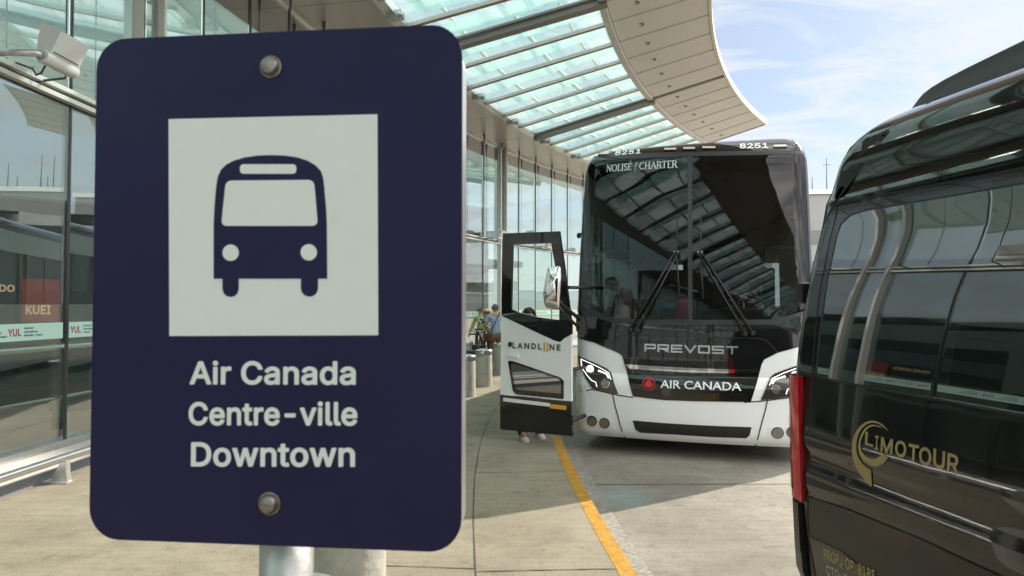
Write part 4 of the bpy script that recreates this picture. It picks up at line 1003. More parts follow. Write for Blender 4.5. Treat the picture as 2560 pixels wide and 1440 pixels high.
# wide chrome block letters P R E V O S T drawn as strokes on a 5 x 4 grid
BL = {'P': [[(0, 0), (0, 4), (5, 4), (5, 1.7), (0, 1.7)]], 'R': [[(0, 0), (0, 4), (5, 4), (5, 1.7), (0, 1.7)], [(2.2, 1.7), (5, 0)]], 'E': [[(5, 4), (0, 4), (0, 0), (5, 0)], [(0, 2), (4.6, 2)]],
      'V': [[(0, 4), (2.5, 0), (5, 4)]], 'O': [[(0, 0), (0, 4), (5, 4), (5, 0), (0, 0)]], 'S': [[(5, 4), (0, 4), (0, 2), (5, 2), (5, 0), (0, 0)]], 'T': [[(0, 4), (5, 4)], [(2.5, 4), (2.5, 0)]]}
def stroke_letters(name, word, p0, p1, ph, m, off, sw, gap=1.6, par=bus):
    a = bpx(*p0); b = bpx(*p1); h = bpx(p0[0], p0[1] - ph)[1] - a[1]
    tot = len(word) * 5 + (len(word) - 1) * gap; ux = (b[0] - a[0]) / tot; uz = (b[1] - a[1]) / tot; sv = h / 4
    bm = bmesh.new()
    for i, ch in enumerate(word):
        for line in BL[ch]:
            for (x0, y0), (x1, y1) in zip(line, line[1:]):
                P0 = Vector(((i * (5 + gap) + x0) * ux, y0 * sv)); P1 = Vector(((i * (5 + gap) + x1) * ux, y1 * sv))
                d = (P1 - P0).normalized(); n = Vector((-d.y, d.x)) * sw / 2; e = d * sw / 2
                pts = [P0 - e + n, P0 - e - n, P1 + e - n, P1 + e + n]
                o_ = [bm.verts.new(bsurf(a[0] + p.x, a[1] + p.y + uz * p.x / ux, off)) for p in pts]; i_ = [bm.verts.new(bsurf(a[0] + p.x, a[1] + p.y + uz * p.x / ux, .004)) for p in pts]
                bm.faces.new(o_)
                for k in range(4): bm.faces.new((o_[k], o_[(k + 1) % 4], i_[(k + 1) % 4], i_[k]))
    bmesh.ops.recalc_face_normals(bm, faces=bm.faces)
    return link_mesh(name, bm, m, par)
stroke_letters('lettering', 'PREVOST', (1614, 877), (1843, 884), 15.5, M['chrome_badge'], .022, .02, 1.8)
# serif capitals for NOLISE / CHARTER: thin and thick strokes with serifs, on a 10-high grid (width, thick strokes, thin strokes, serif feet)
SER = {
 'N': (9, [[(1.5, 10), (7.8, 0)]], [[(1.5, 0), (1.5, 10)], [(7.8, 0), (7.8, 10)]], [(1.5, 0), (7.8, 10), (1.0, 10)]),
 'O': (10, [], [], []), 'L': (7, [[(2, 0), (2, 10)]], [[(2, 0), (6.5, 0)], [(6.5, 0), (6.5, 2.2)]], [(2, 0), (2, 10)]),
 'I': (4, [[(2, 0), (2, 10)]], [], [(2, 0), (2, 10)]), 'S': (7, [], [], []),
 'É': (7.5, [[(2, 0), (2, 10)]], [[(2, 0), (6.8, 0)], [(2, 10), (6.5, 10)], [(2, 5.2), (5.4, 5.2)], [(6.8, 0), (6.8, 2)], [(6.5, 10), (6.5, 8)], [(3.6, 11.6), (5.2, 13.4)]], [(2, 0), (2, 10)]),
 'E': (7.5, [[(2, 0), (2, 10)]], [[(2, 0), (6.8, 0)], [(2, 10), (6.5, 10)], [(2, 5.2), (5.4, 5.2)], [(6.8, 0), (6.8, 2)], [(6.5, 10), (6.5, 8)]], [(2, 0), (2, 10)]),
 '/': (5, [], [[(0.5, -1.5), (4.5, 11)]], []), 'C': (9, [], [], []), 'H': (10, [[(2, 0), (2, 10)], [(8, 0), (8, 10)]], [[(2, 5.1), (8, 5.1)]], [(2, 0), (2, 10), (8, 0), (8, 10)]),
 'A': (9.5, [[(4.8, 10), (8.6, 0)]], [[(4.8, 10), (1, 0)], [(2.3, 3.4), (7.2, 3.4)]], [(1, 0), (8.6, 0)]),
 'R': (9, [[(2, 0), (2, 10)], [(4.6, 4.8), (8.4, 0)]], [], [(2, 0), (2, 10), (8.4, 0)]),
 'T': (8.5, [[(4.2, 0), (4.2, 10)]], [[(.6, 10), (7.8, 10)], [(.6, 10), (.6, 7.8)], [(7.8, 10), (7.8, 7.8)]], [(4.2, 0)]), ' ': (3.5, [], [], [])}
def arcpts(cx, cy, rx, ry, a0, a1, n=14): return [(cx + rx * math.cos(R(a0 + (a1 - a0) * i / n)), cy + ry * math.sin(R(a0 + (a1 - a0) * i / n))) for i in range(n + 1)]
def serif_text(name, word, p0, p1, ph, m, off):
    a = bpx(*p0); b = bpx(*p1); h = bpx(p0[0], p0[1] - ph)[1] - a[1]
    tot = sum(SER[c][0] for c in word); bm = bmesh.new(); x = 0
    def seg(P0, P1, w):
        d = (Vector(P1) - Vector(P0)); n = Vector((-d.y, d.x)).normalized() * w / 2
        pts = [Vector(P0) + n, Vector(P0) - n, Vector(P1) - n, Vector(P1) + n]
        bm.faces.new([bm.verts.new(bsurf(a[0] + (b[0] - a[0]) * (x + p.x) / tot, a[1] + (b[1] - a[1]) * (x + p.x) / tot + h * p.y / 10, off)) for p in pts])
    for ch in word:
        w, tk, tn, sf = SER[ch]
        for s_ in tk: seg(*s_, 1.7)
        for s_ in tn: seg(*s_, .85)
        for fx, fy in sf: seg((fx - 1.5, fy), (fx + 1.5, fy), .75)
        curves = {'O': [arcpts(5, 5, 4, 5, 0, 360, 20)], 'C': [arcpts(5, 5, 4, 5, 45, 315, 18)], 'S': [arcpts(3.5, 7.5, 2.4, 2.4, 20, 270, 10) + arcpts(3.5, 2.6, 2.6, 2.5, 90, -160, 10)], 'R': [arcpts(4.4, 7.4, 2.6, 2.6, 90, -90, 10), [(2, 10), (4.4, 10)], [(2, 4.8), (4.4, 4.8)]]}.get(ch, [])
        for cv in curves:
            for P0, P1 in zip(cv, cv[1:]): seg(P0, P1, .8 + .9 * abs((Vector(P1) - Vector(P0)).normalized().y))
        x += w
    return link_mesh(name, bm, m, bus)
serif_text('lettering', 'NOLISÉ / CHARTER', (1516, 430), (1693, 419), 16.5, M['charter'], .009)
# maple leaf roundel
cxr, czr = bpx(1622, 960)
rr = bpx(1638, 960)[0] - cxr
ring = []
bm = bmesh.new(); prev = None
for i in range(49):
    a = R(-84 + 348 * i / 48 - 6)
    row = [bm.verts.new(bsurf(cxr + k * rr * math.cos(a), czr + k * rr * math.sin(a), .012)) for k in (.86, 1.0)]
    if prev: bm.faces.new((prev[0], prev[1], row[1], row[0]))
    prev = row
rd = link_mesh('emblem', bm, M['red_decal'], bus)
leaf = [(0, -.98), (.035, -.45), (.38, -.52), (.33, -.38), (.68, -.08), (.60, -.02), (.66, .24), (.44, .20), (.39, .30), (.19, .08), (.28, .52), (.14, .45), (0, .72)]
leaf = leaf + [(-x, y) for x, y in leaf[1:-1]][::-1]
bm = bmesh.new(); f = bm.faces.new([bm.verts.new(bsurf(cxr + rr * x, czr + rr * y, .0125)) for x, y in leaf]); bmesh.ops.triangulate(bm, faces=[f])
link_mesh('leaf', bm, M['red_decal'], rd)
# marker lights on the roof front
for x0, y0, w in ((1509, 386.5, 29), (1676, 375, 33), (1723, 373, 33), (1772, 371, 36), (1950, 367, 34)):
    mk = part('marker_light', [(x0 - w / 2, y0 - 3.6), (x0 + w / 2, y0 - 4), (x0 + w / 2, y0 + 2.6), (x0 - w / 2, y0 + 3)], M['lamp_dark'], off=.014, thick=.03)
    part('marker_lens', [(x0 - w / 2 + 2, y0 - 2.4), (x0 + w / 2 - 2, y0 - 2.7), (x0 + w / 2 - 2, y0 + 1.3), (x0 - w / 2 + 2, y0 + 1.6)], M['marker'], mk, off=.018, thick=.01)
# wipers
def wiper(b1, b2, piv, btop, bbot):
    wp = None
    A1_ = bsurf(*bpx(*b1), .05); A2_ = bsurf(*bpx(*b2), .05); P = bsurf(*bpx(*piv), .075); T = bsurf(*bpx(*btop), .035); B_ = bsurf(*bpx(*bbot), .035)
    bm = bmesh.new(); tube(bm, [B_, B_ * .5 + P * .5 + Vector((0, .02, 0)), P + Vector((0, .03, 0)), T * .5 + P * .5 + Vector((0, .012, 0)), T], .012, 8, .007)
    wp = link_mesh('wiper', bm, M['trim'], bus, True)
    for s, q in ((-1, A1_), (1, A2_)):
        bm = bmesh.new(); tube(bm, [q, P + Vector((s * .022, 0, 0))], .014, 8, .009); link_mesh('wiper_arm', bm, M['trim'], wp, True)
        bm = bmesh.new(); lathe(bm, [(.0, -.05), (.028, -.05), (.03, .0), (.024, .02), (0, .024)], 16, q, rot=Matrix.Rotation(PI / 2, 3, 'X')); autosmooth(link_mesh('wiper_pivot', bm, M['trim'], wp))
    bm = bmesh.new(); box(bm, P, (.07, .03, .055)); bevel_all(bm, .008, 2)
    hb = link_mesh('wiper_head', bm, M['trim'], wp)
    bm = bmesh.new()
    for s in (-1, 1): ball(bm, P + Vector((s * .022, -.018, .012)), .008, seg=8)
    link_mesh('nut', bm, M['chrome'], hb)
wiper((1579, 826), (1597, 828), (1692, 636), (1694, 540), (1699, 748))
wiper((1862, 835), (1881, 834), (1751, 637), (1752, 540), (1758, 748))
# wheels
for x in (-1.08, 1.08):
    for y in (2.75, 9.9, 11.3):
        bm = bmesh.new(); lathe(bm, [(.32, -.15), (.5, -.15), (.53, -.11), (.53, .11), (.5, .15), (.32, .15)], 36, (x, y, .53), rot=Matrix.Rotation(PI / 2, 3, 'Y')); w_ = autosmooth(link_mesh('wheel', bm, M['tyre'], bus))
        bm = bmesh.new(); lathe(bm, [(0, -.05), (.2, -.06), (.31, -.12), (.32, .12), (.2, .05), (0, .05)], 28, (x, y, .53), rot=Matrix.Rotation(PI / 2, 3, 'Y')); link_mesh('rim', bm, M['alu'], w_, True)
# cabin
bm = bmesh.new(); box(bm, (0, 6.9, .28), (2.5, 12.8, .09)); link_mesh('underbody', bm, M['trim'], bus)
bm = bmesh.new(); box(bm, (0, 7.6, 1.1), (2.5, 11.4, .08)); link_mesh('cabin_floor', bm, M['int_dark'], bus)
bm = bmesh.new(); box(bm, (.1, .62, 1.5), (2.1, .5, .28)); box(bm, (.62, .80, 1.66), (.95, .5, .24)); bevel_all(bm, .06, 3); dash = link_mesh('dashboard', bm, M['int_dark'], bus, True)
bm = bmesh.new()
for i in range(25):
    a = 2 * PI * i / 24
for seg_ in range(1): tube(bm, [Vector((.62 + .23 * math.cos(2 * PI * i / 28), 1.06 + .23 * math.sin(2 * PI * i / 28) * .9, 1.86 + .23 * math.sin(2 * PI * i / 28) * -.35)) for i in range(29)], .016, 8)
tube(bm, [(.62, 1.06, 1.86), (.62, .9, 1.6)], .03, 8); box(bm, (.62, 1.06, 1.86), (.40, .05, .02))
link_mesh('steering_wheel', bm, M['trim'], dash, True)
for x, y, nm in ((.62, 1.75, 'driver_seat'), (.62, 3.0, 'seat'), (-.62, 3.2, 'seat'), (.62, 3.9, 'seat'), (-.62, 4.1, 'seat')):
    bm = bmesh.new(); zf = .85 if nm == 'driver_seat' else 1.14
    box(bm, (x, y, zf + .42), (.52 if nm == 'driver_seat' else .95, .5, .14)); box(bm, (x, y + .3, zf + .85), (.5 if nm == 'driver_seat' else .95, .14, .85)); bevel_all(bm, .04, 2)
    link_mesh(nm, bm, M['int_grey'], bus, True)
bm = bmesh.new(); box(bm, (0, 13.5, 2.3), (2.4, .05, 2.4)); box(bm, (0, 7.5, 3.62), (2.3, 12.0, .05)); link_mesh('cabin_lining', bm, M['int_dark'], bus)
bm = bmesh.new(); tube(bm, [(-.5, 1.5, 1.1), (-.5, 1.5, 2.0), (-.3, 1.3, 2.1), (.05, 1.2, 2.0)], .016, 8); link_mesh('grab_rail', bm, M['steel'], bus, True)
bm = bmesh.new(); tube(bm, [(.9, 0, 1.72), (1.0, 0, 1.72)], .02, 6)
bm.free()

# open front door, hinged at the front corner, in its own plane
DR = ground_pt(1428.6, 1091, .16); DL = ground_pt(1249.6, 1074, .16)
du = (DR - DL); du.z = 0; DW = du.length; du.normalize(); dn = Vector((du.y, -du.x, 0))
if dn.y > 0: dn = -dn
def dpx(px, py):
    r = ray(px, py); t = (DL - CAM).dot(dn) / r.dot(dn); p = CAM + r * t
    return ((p - DL).dot(du), p.z)
bus_inv = (Matrix.Translation(BO) @ Matrix.Rotation(-BPHI, 4, 'Z')).inverted()
def dloc(s, z, off=0.0): return bus_inv @ (DL + du * s + Vector((0, 0, z - DL.z)) + dn * off)
def dsurf(s, z, off=0.0):  # slight barrel curve in height
    return dloc(s, z, off - .018 * ((z - 1.2) / 1.2) ** 2)
def dpart(name, pts, m, par, off=.0, thick=.04, rad=0, cell=.2):
    q = [dpx(*p) for p in pts]
    if rad: q = round_poly(q, rad)
    return patch(name, q, dsurf, m, par, off, thick, cell)
low = [(1249.6, 1074), (1428.6, 1091), (1428.6, 1004), (1250, 987)]
door = dpart('door', [(1250.3, 986), (1253, 790), (1386, 852), (1400, 856), (1411, 846), (1428.6, 837), (1428.6, 1003)], M['bus_white'], bus)
dpart('kick_panel', low, M['bus_black'], door, .004, .045)
dpart('reflective_strip', [(1258, 994), (1375, 1008), (1375, 1017), (1258, 1003)], M['decal_white'], door, .008, .01)
dpart('reflector', [(1375.5, 1010), (1416, 1014.5), (1416, 1025), (1375.5, 1020.5)], M['amber'], door, .013, .02)
# upper frame as a ring of panels round the window opening
U = lambda pts, nm='door_frame': dpart(nm, pts, M['bus_black'], door, .002, .045)
U([(1255, 583), (1396, 577.6), (1403, 625), (1376, 608), (1279, 611), (1254, 611)])
U([(1254, 611), (1279, 611), (1277, 773), (1296, 781), (1253, 788)])
U([(1376, 608), (1403, 625), (1411, 676), (1428.4, 811), (1428.6, 835), (1398, 800), (1398.5, 725)])
U([(1296, 781), (1345, 793), (1398, 800), (1428.6, 835), (1411, 845), (1400, 855), (1386, 851), (1253, 789)])
dpart('door_glass', [(1278, 610), (1376, 607), (1399, 725), (1399, 801), (1345, 794), (1276, 774)], M['door_glass'], door, -.012, .006)
dpart('lower_glass_frame', [(1270, 902), (1281, 902), (1400, 943), (1409.5, 952), (1409, 998), (1290, 986), (1282, 978)], M['bus_black'], door, .005, .02, .015)
dpart('lower_glass', [(1277, 911), (1287, 909), (1396, 947), (1403, 954), (1403, 984), (1296, 974), (1289, 970)], M['van_glass'], door, .008, .008, .01)
dpart('handle', [(1271.5, 875), (1297, 877), (1296.5, 896), (1272, 893.5)], M['bus_white'], door, .004, .02, .008)
dpart('handle_grip', [(1272.5, 884), (1296, 886), (1296, 894.5), (1273, 892)], M['bus_white'], door, .014, .02, .006)
dpart('lock', [(1270.5 + 4.6, 853.5), (1279.5, 856), (1280, 864), (1276.5, 867.5), (1271.5, 866), (1270.3, 859)], M['trim'], door, .008, .02, .008)
def dtext(s, p0, p1, ph, m, bold):
    a = dpx(*p0); b = dpx(*p1); h = dpx(p0[0], p0[1] - ph)[1] - a[1]
    return text('lettering', s, lambda u, v: dsurf(a[0] + u * (b[0] - a[0]), a[1] + u * (b[1] - a[1]) + v * h, .006), m, door, bold)
for ch, x0, x1, yb in (('L', 1281.5, 1290.5, 870.6), ('A', 1294.5, 1307, 871.3), ('N', 1311.5, 1323.5, 872), ('D', 1329, 1340.5, 872.8), ('L', 1346, 1355, 873.5), ('N', 1374.5, 1386.5, 875), ('E', 1392.5, 1402, 876)):
    dtext(ch, (x0, yb), (x1, yb + .6), 15, M['ink'] if False else M['trim'], .025)
for x in (1361.5, 1369.5):
    dpart('lettering_bar', [(x - 1.7, 856), (x + 1.7, 856.3), (x + 1.7, 878.6), (x - 1.7, 878.3)], M['gold_bar'], door, .006, .004)
# rods carrying the door
bm = bmesh.new()
bm.free()
for za, yb, zb, rr0 in ((.32, .75, .45, .025), (.92, .8, 1.05, .02), (1.9, .8, 2.05, .02)):
    bm = bmesh.new(); tube(bm, [dloc(DW - .05, za, -.05), Vector((-1.15, yb, zb))], rr0, 8); link_mesh('door_rod', bm, M['trim'], bus, True)
# chrome backed mirror on its arm
mq = [depth_pt(*p, 7.62) for p in ((1369, 668), (1402, 663), (1405, 690), (1399, 776), (1362, 769), (1357, 735))]
bm = bmesh.new()
cen = sum(mq, Vector()) / 6
rings = []
for k, o in ((1.0, .09), (1.0, .03), (.94, .0), (.6, -.02)):
    rings.append([bm.verts.new(bus_inv @ (cen + (p - cen) * k + Vector((.10 * o, o, 0)))) for p in [Vector(q) for q in round_poly([tuple(v) for v in mq], .035, 4)]])
for A_, B_ in zip(rings, rings[1:]):
    for i in range(len(A_)): bm.faces.new((A_[i], A_[(i + 1) % len(A_)], B_[(i + 1) % len(A_)], B_[i]))
bm.faces.new(rings[-1]); bm.faces.new(rings[0][::-1])
bmesh.ops.recalc_face_normals(bm, faces=bm.faces)
mir = link_mesh('side_mirror', bm, M['chrome'], bus, True)
bm = bmesh.new()
J = lambda px, py, d: bus_inv @ depth_pt(px, py, d)
tube(bm, [J(1393, 745, 7.74), J(1406, 763, 7.8), J(1452, 800, 8.15)], .022, 10); tube(bm, [J(1393, 762, 7.74), J(1408, 782, 7.8), J(1450, 822, 8.15)], .018, 10)
link_mesh('mirror_arm', bm, M['trim'], mir, True)
bm = bmesh.new(); prism(bm, [(1440, 786), (1462, 800), (1462, 838), (1452, 842), (1440, 826)], lambda a, b: J(a, b, 8.12), bus_inv.to_3x3() @ Vector((.05, .2, 0))); bmesh.ops.recalc_face_normals(bm, faces=bm.faces)
link_mesh('mirror_bracket', bm, M['trim'], mir)
bm = bmesh.new(); ball(bm, (-1.462, .72, 2.76), .036, (.8, 1.3, 1.1)); tube(bm, [(-1.39, .74, 2.80), (-1.455, .73, 2.78)], .012, 8); link_mesh('camera_pod', bm, M['trim'], bus, True)

# ------------------------------------------------------------------ black passenger van
VO = Vector((1.31, 3.13, ROADZ)); vf = Vector((.179, -.984, 0)).normalized(); vi = Vector((-vf.y, vf.x, 0))
van = thing('passenger_van', 'glossy black high roof passenger van with gold lettering seen from its rear corner', 'van', VO, math.atan2(vf.y, vf.x))
IN = [(.30, .075), (.40, .045), (.55, .018), (.75, .004), (.93, .0), (.96, .0), (.985, .0), (1.00, -.004), (1.06, -.002), (1.10, .003), (1.14, .007), (1.16, .004), (1.19, -.004), (1.28, .0), (1.40, .010), (1.6, .026), (1.9, .062), (2.2, .112), (2.26, .116), (2.28, .112), (2.30, .124), (2.42, .145), (2.44, .146), (2.52, .172), (2.58, .215), (2.63, .29), (2.665, .40), (2.685, .56), (2.695, .8)]
XR = [(.30, .03), (.42, -.06), (.55, -.105), (.80, -.125), (1.4, -.135), (1.8, -.115), (2.2, -.075), (2.45, -.03), (2.52, .0), (2.58, .06), (2.63, .16), (2.665, .30), (2.685, .48), (2.695, .72)]
RV = [(.30, .16), (1.0, .13), (1.4, .12), (2.0, .14), (2.5, .2), (2.695, .2)]
VW = 2.02; VL = 5.9
def vy(x, z):
    r = interp(RV, z); xr = interp(XR, z); y = interp(IN, z)
    t = x - xr
    if t < r: y += r - math.sqrt(max(0, r * r - (r - max(t, 0)) ** 2))
    return y
def vsurf(x, z, off=0.0):
    xr = interp(XR, z); x = max(x, xr + .0008); e = .004
    fx = (vy(x + e, z) - vy(x - e, z)) / (2 * e); fz = (vy(x, z + e) - vy(x, z - e)) / (2 * e)
    fx = max(-6, min(6, fx))
    n = Vector((fx, -1, fz)).normalized()
    return Vector((x, vy(x, z), z)) + n * off
def vpx(px, py):
    r = ray(px, py); o = CAM - VO
    ol = Vector((o.dot(vf), o.dot(vi), o.z)); rl = Vector((r.dot(vf), r.dot(vi), r.z))
    y = .05
    for _ in range(40):
        t = (y - ol.y) / rl.y; p = ol + rl * t
        x = max(p.x, interp(XR, p.z) + .001)
        y += .6 * (vy(x, p.z) - y)
    return (x, p.z)
def van_ring(z, zoff=0):
    r = interp(RV, z); xr = interp(XR, z); i = interp(IN, z)
    pts = []
    hx = [xr + r + (VL - .35 - xr - r) * k / 14 for k in range(15)]
    fl = [Vector((x, i, z)) for x in hx]
    arc = [Vector((xr + r - r * math.cos(a), i + r - r * math.sin(a), z)) for a in [PI / 2 * k / 10 for k in range(11)]]
    side = [Vector(p) for p in reversed(arc)]
    left = [*fl[::-1], *[Vector((xr + r - r * math.sin(PI / 2 * k / 10), i + r - r * math.cos(PI / 2 * k / 10), z)) for k in range(1, 11)]]
    right = [Vector((p.x, VW - p.y, z)) for p in left[::-1]]
    front = [Vector((VL - .08, VW - i - .3, z)), Vector((VL, VW / 2, z)), Vector((VL - .08, i + .3, z))]
    return left + right + front
vz = [.30, .34, .40, .47, .55, .65, .75, .84, .93, .955, .96, .985, 1.0, 1.03, 1.06, 1.08, 1.10, 1.12, 1.14, 1.15, 1.16, 1.175, 1.19, 1.23, 1.28, 1.34, 1.40, 1.5, 1.6, 1.75, 1.9, 2.05, 2.2, 2.23, 2.26, 2.27, 2.28, 2.29, 2.30, 2.36, 2.42, 2.44, 2.48, 2.52, 2.55, 2.58, 2.605, 2.63, 2.648, 2.665, 2.675, 2.685, 2.69, 2.695]
def vshell(name, m, zl, cap=False, base=False):
    bm = bmesh.new(); prev = None
    for z in zl:
        row = [bm.verts.new(p) for p in van_ring(z)]
        if prev:
            for i in range(len(row)): bm.faces.new((prev[i], prev[(i + 1) % len(row)], row[(i + 1) % len(row)], row[i]))
        elif base: bm.faces.new(row[::-1])
        prev = row
    if cap: bm.faces.new(prev)
    bmesh.ops.recalc_face_normals(bm, faces=bm.faces)
    return autosmooth(link_mesh(name, bm, m, van), 40)
vshell('bumper', M['van_clad'], [z for z in vz if z <= .55], base=True)
vshell('body', M['van_black'], [z for z in vz if z >= .55], cap=True)
def vpart(name, pts, m, par=van, off=.004, thick=.012, rad=0, cell=.1):
    q = [vpx(*p) for p in pts]
    if rad: q = round_poly(q, rad)
    return patch(name, q, vsurf, m, par, off, thick, cell)
def xz(name, pts, m, par=van, off=.004, thick=.012, rad=0, cell=.1):
    return patch(name, round_poly(pts, rad) if rad else pts, vsurf, m, par, off, thick, cell)
# side window: long glass with rounded rear corner, rubber edge below it
gl_px = [(2047, 925), (2049, 935), (2058, 942), (2110, 953), (2560, 1035), (2700, 1062), (2700, 432), (2560, 463), (2300, 507), (2167, 529), (2132, 540), (2108, 562), (2098, 590), (2075, 700), (2054, 850)]
gw = vpart('side_window', gl_px, M['van_glass'], off=.007, thick=.01, cell=.08)
c0 = [vpx(*p) for p in gl_px]
cm = (sum(p[0] for p in c0) / len(c0), sum(p[1] for p in c0) / len(c0))
vpart('window_seal', [(2041, 928), (2045, 941), (2056, 948), (2110, 959), (2560, 1042), (2705, 1069), (2705, 426), (2560, 457), (2300, 501), (2165, 523), (2129, 534), (2103, 558), (2092, 590), (2069, 700), (2048, 850)], M['gasket'], off=.004, thick=.01, cell=.08)
def vline(name, pts, w, m, off=.003, thick=.006, par=van):
    a = []; b = []
    for i, p in enumerate(pts):
        d = Vector(pts[min(i + 1, len(pts) - 1)]) - Vector(pts[max(i - 1, 0)]); n = Vector((-d.y, d.x)).normalized() * w / 2
        a.append((p[0] + n.x, p[1] + n.y)); b.append((p[0] - n.x, p[1] - n.y))
    return vpart(name, a + b[::-1], m, par, off, thick, cell=.12)
# cladding edge, panel seams
clad_top = [(2024, 1243), (2120, 1273), (2300, 1345), (2501, 1440), (2600, 1490)]
q = [vpx(*p) for p in clad_top]
xz('side_cladding', [(q[0][0] - .02, .34)] + [(p[0] - (.02 if i == 0 else 0), p[1]) for i, p in enumerate(q)][:] + [(2.2, q[-1][1]), (2.2, .34)] if False else [(q[0][0], .36), *q, (q[-1][0] + 1.2, q[-1][1]), (q[-1][0] + 1.2, .36)], M['van_clad'], off=.008, thick=.02)
vline('panel_seam', [(2024, 1241), (2022, 1290), (2026, 1340), (2037, 1410), (2060, 1500)], 4, M['seam'], .0095)
vline('panel_seam', [(2022, 640), (2036, 560), (2064, 470), (2093, 395), (2112, 350)], 2, M['seam'], .001, .004)
vline('panel_seam', [(2026, 1232), (2024, 1140), (2026, 1040), (2032, 900), (2048, 740), (2075, 600), (2094, 515)], 2, M['seam'], .001, .004)
vline('roof_gutter', [(2091, 512), (2150, 498), (2300, 470), (2560, 421), (2650, 404)], 5, M['trim'], .006, .01)
# operator notice on the glossy lower panel
np_ = vpart('notice_panel', [(2029, 1340), (2110, 1378), (2185, 1440), (2300, 1530), (2080, 1560), (2050, 1450)], M['van_black'], off=.012, thick=.02)
def vtext(s, p0, p1, ph, m, bold=0.0, off=.002, par=van):
    a = vpx(*p0); b = vpx(*p1); h = vpx(p0[0], p0[1] - ph)[1] - a[1]
    return text('lettering', s, lambda u, v: vsurf(a[0] + u * (b[0] - a[0]), a[1] + u * (b[1] - a[1]) + v * h, off), m, par, bold)
vtext('PROP./ OP. 8185', (2067, 1396), (2196, 1455), 26, M['gold'], -1, .0128, np_)
vtext('CTQ: 7', (2073, 1435), (2125, 1462), 24, M['pale_text'], -1, .0128, np_)
# gold lettering: L I M O T O U R each letter set along the side
Ls = [('L', 2163, 2184, 1111.5, 1118), ('I', 2188, 2196, 1124, 1126), ('M', 2202, 2232, 1130, 1137), ('O', 2238, 2266, 1139, 1146), ('T', 2271, 2297, 1152, 1158), ('O', 2298, 2329, 1158, 1168), ('U', 2333, 2363, 1166, 1176), ('R', 2368, 2397, 1179, 1187)]
for ch, x0, x1, y0, y1 in Ls:
    hgt = {'L': 34, 'I': 36, 'M': 38, 'O': 40, 'T': 44, 'U': 46, 'R': 48}[ch]
    if ch == 'O' and x0 > 2290: hgt = 44
    vtext(ch, (x0, y0), (x1, y1), hgt, M['gold'], -1)
def resample(pts, n):
    P = [Vector(p) for p in pts]; L = [0]
    for a, b in zip(P, P[1:]): L.append(L[-1] + (b - a).length)
    out = []
    for i in range(n + 1):
        d = L[-1] * i / n; k = min(max(q for q in range(len(L)) if L[q] <= d + 1e-9), len(P) - 2)
        f = (d - L[k]) / (L[k + 1] - L[k]); p0 = P[max(k - 1, 0)]; p1 = P[k]; p2 = P[k + 1]; p3 = P[min(k + 2, len(P) - 1)]
        out.append(.5 * ((2 * p1) + (p2 - p0) * f + (2 * p0 - 5 * p1 + 4 * p2 - p3) * f * f + (3 * p1 - p0 - 3 * p2 + p3) * f ** 3))
    return out
def vcurve(outer, inner):
    bm = bmesh.new(); prev = None
    for a, b in zip(resample(outer, 40), resample(inner, 40)):
        row = [bm.verts.new(vsurf(*vpx(*p), .003)) for p in (a, a.lerp(b, .5), b)]
        if prev:
            for k in (0, 1): bm.faces.new((prev[k], prev[k + 1], row[k + 1], row[k]))
        prev = row
    bmesh.ops.recalc_face_normals(bm, faces=bm.faces)
    return link_mesh('emblem', bm, M['gold'], van)
P5 = lambda x, y: (1960 + x / 2.4, 840 + y / 2.4)
vcurve([P5(*p) for p in ((632, 572), (600, 535), (560, 512), (520, 510), (480, 525), (445, 560), (420, 610), (411, 660), (413, 710), (425, 760), (450, 815), (490, 865), (531, 908))],
       [P5(*p) for p in ((630, 571), (595, 543), (560, 523), (522, 522), (490, 538), (462, 570), (445, 610), (438, 660), (441, 700), (452, 730), (475, 765), (505, 790), (526, 800))])
vcurve([P5(*p) for p in ((590, 548), (560, 535), (525, 534), (490, 555), (462, 600), (450, 650), (455, 700), (475, 740), (510, 770), (550, 782), (590, 772), (615, 750), (628, 728))],
       [P5(*p) for p in ((585, 551), (558, 542), (527, 543), (500, 562), (474, 605), (463, 650), (470, 690), (488, 715), (512, 730), (540, 737), (562, 732), (580, 720), (592, 708))])
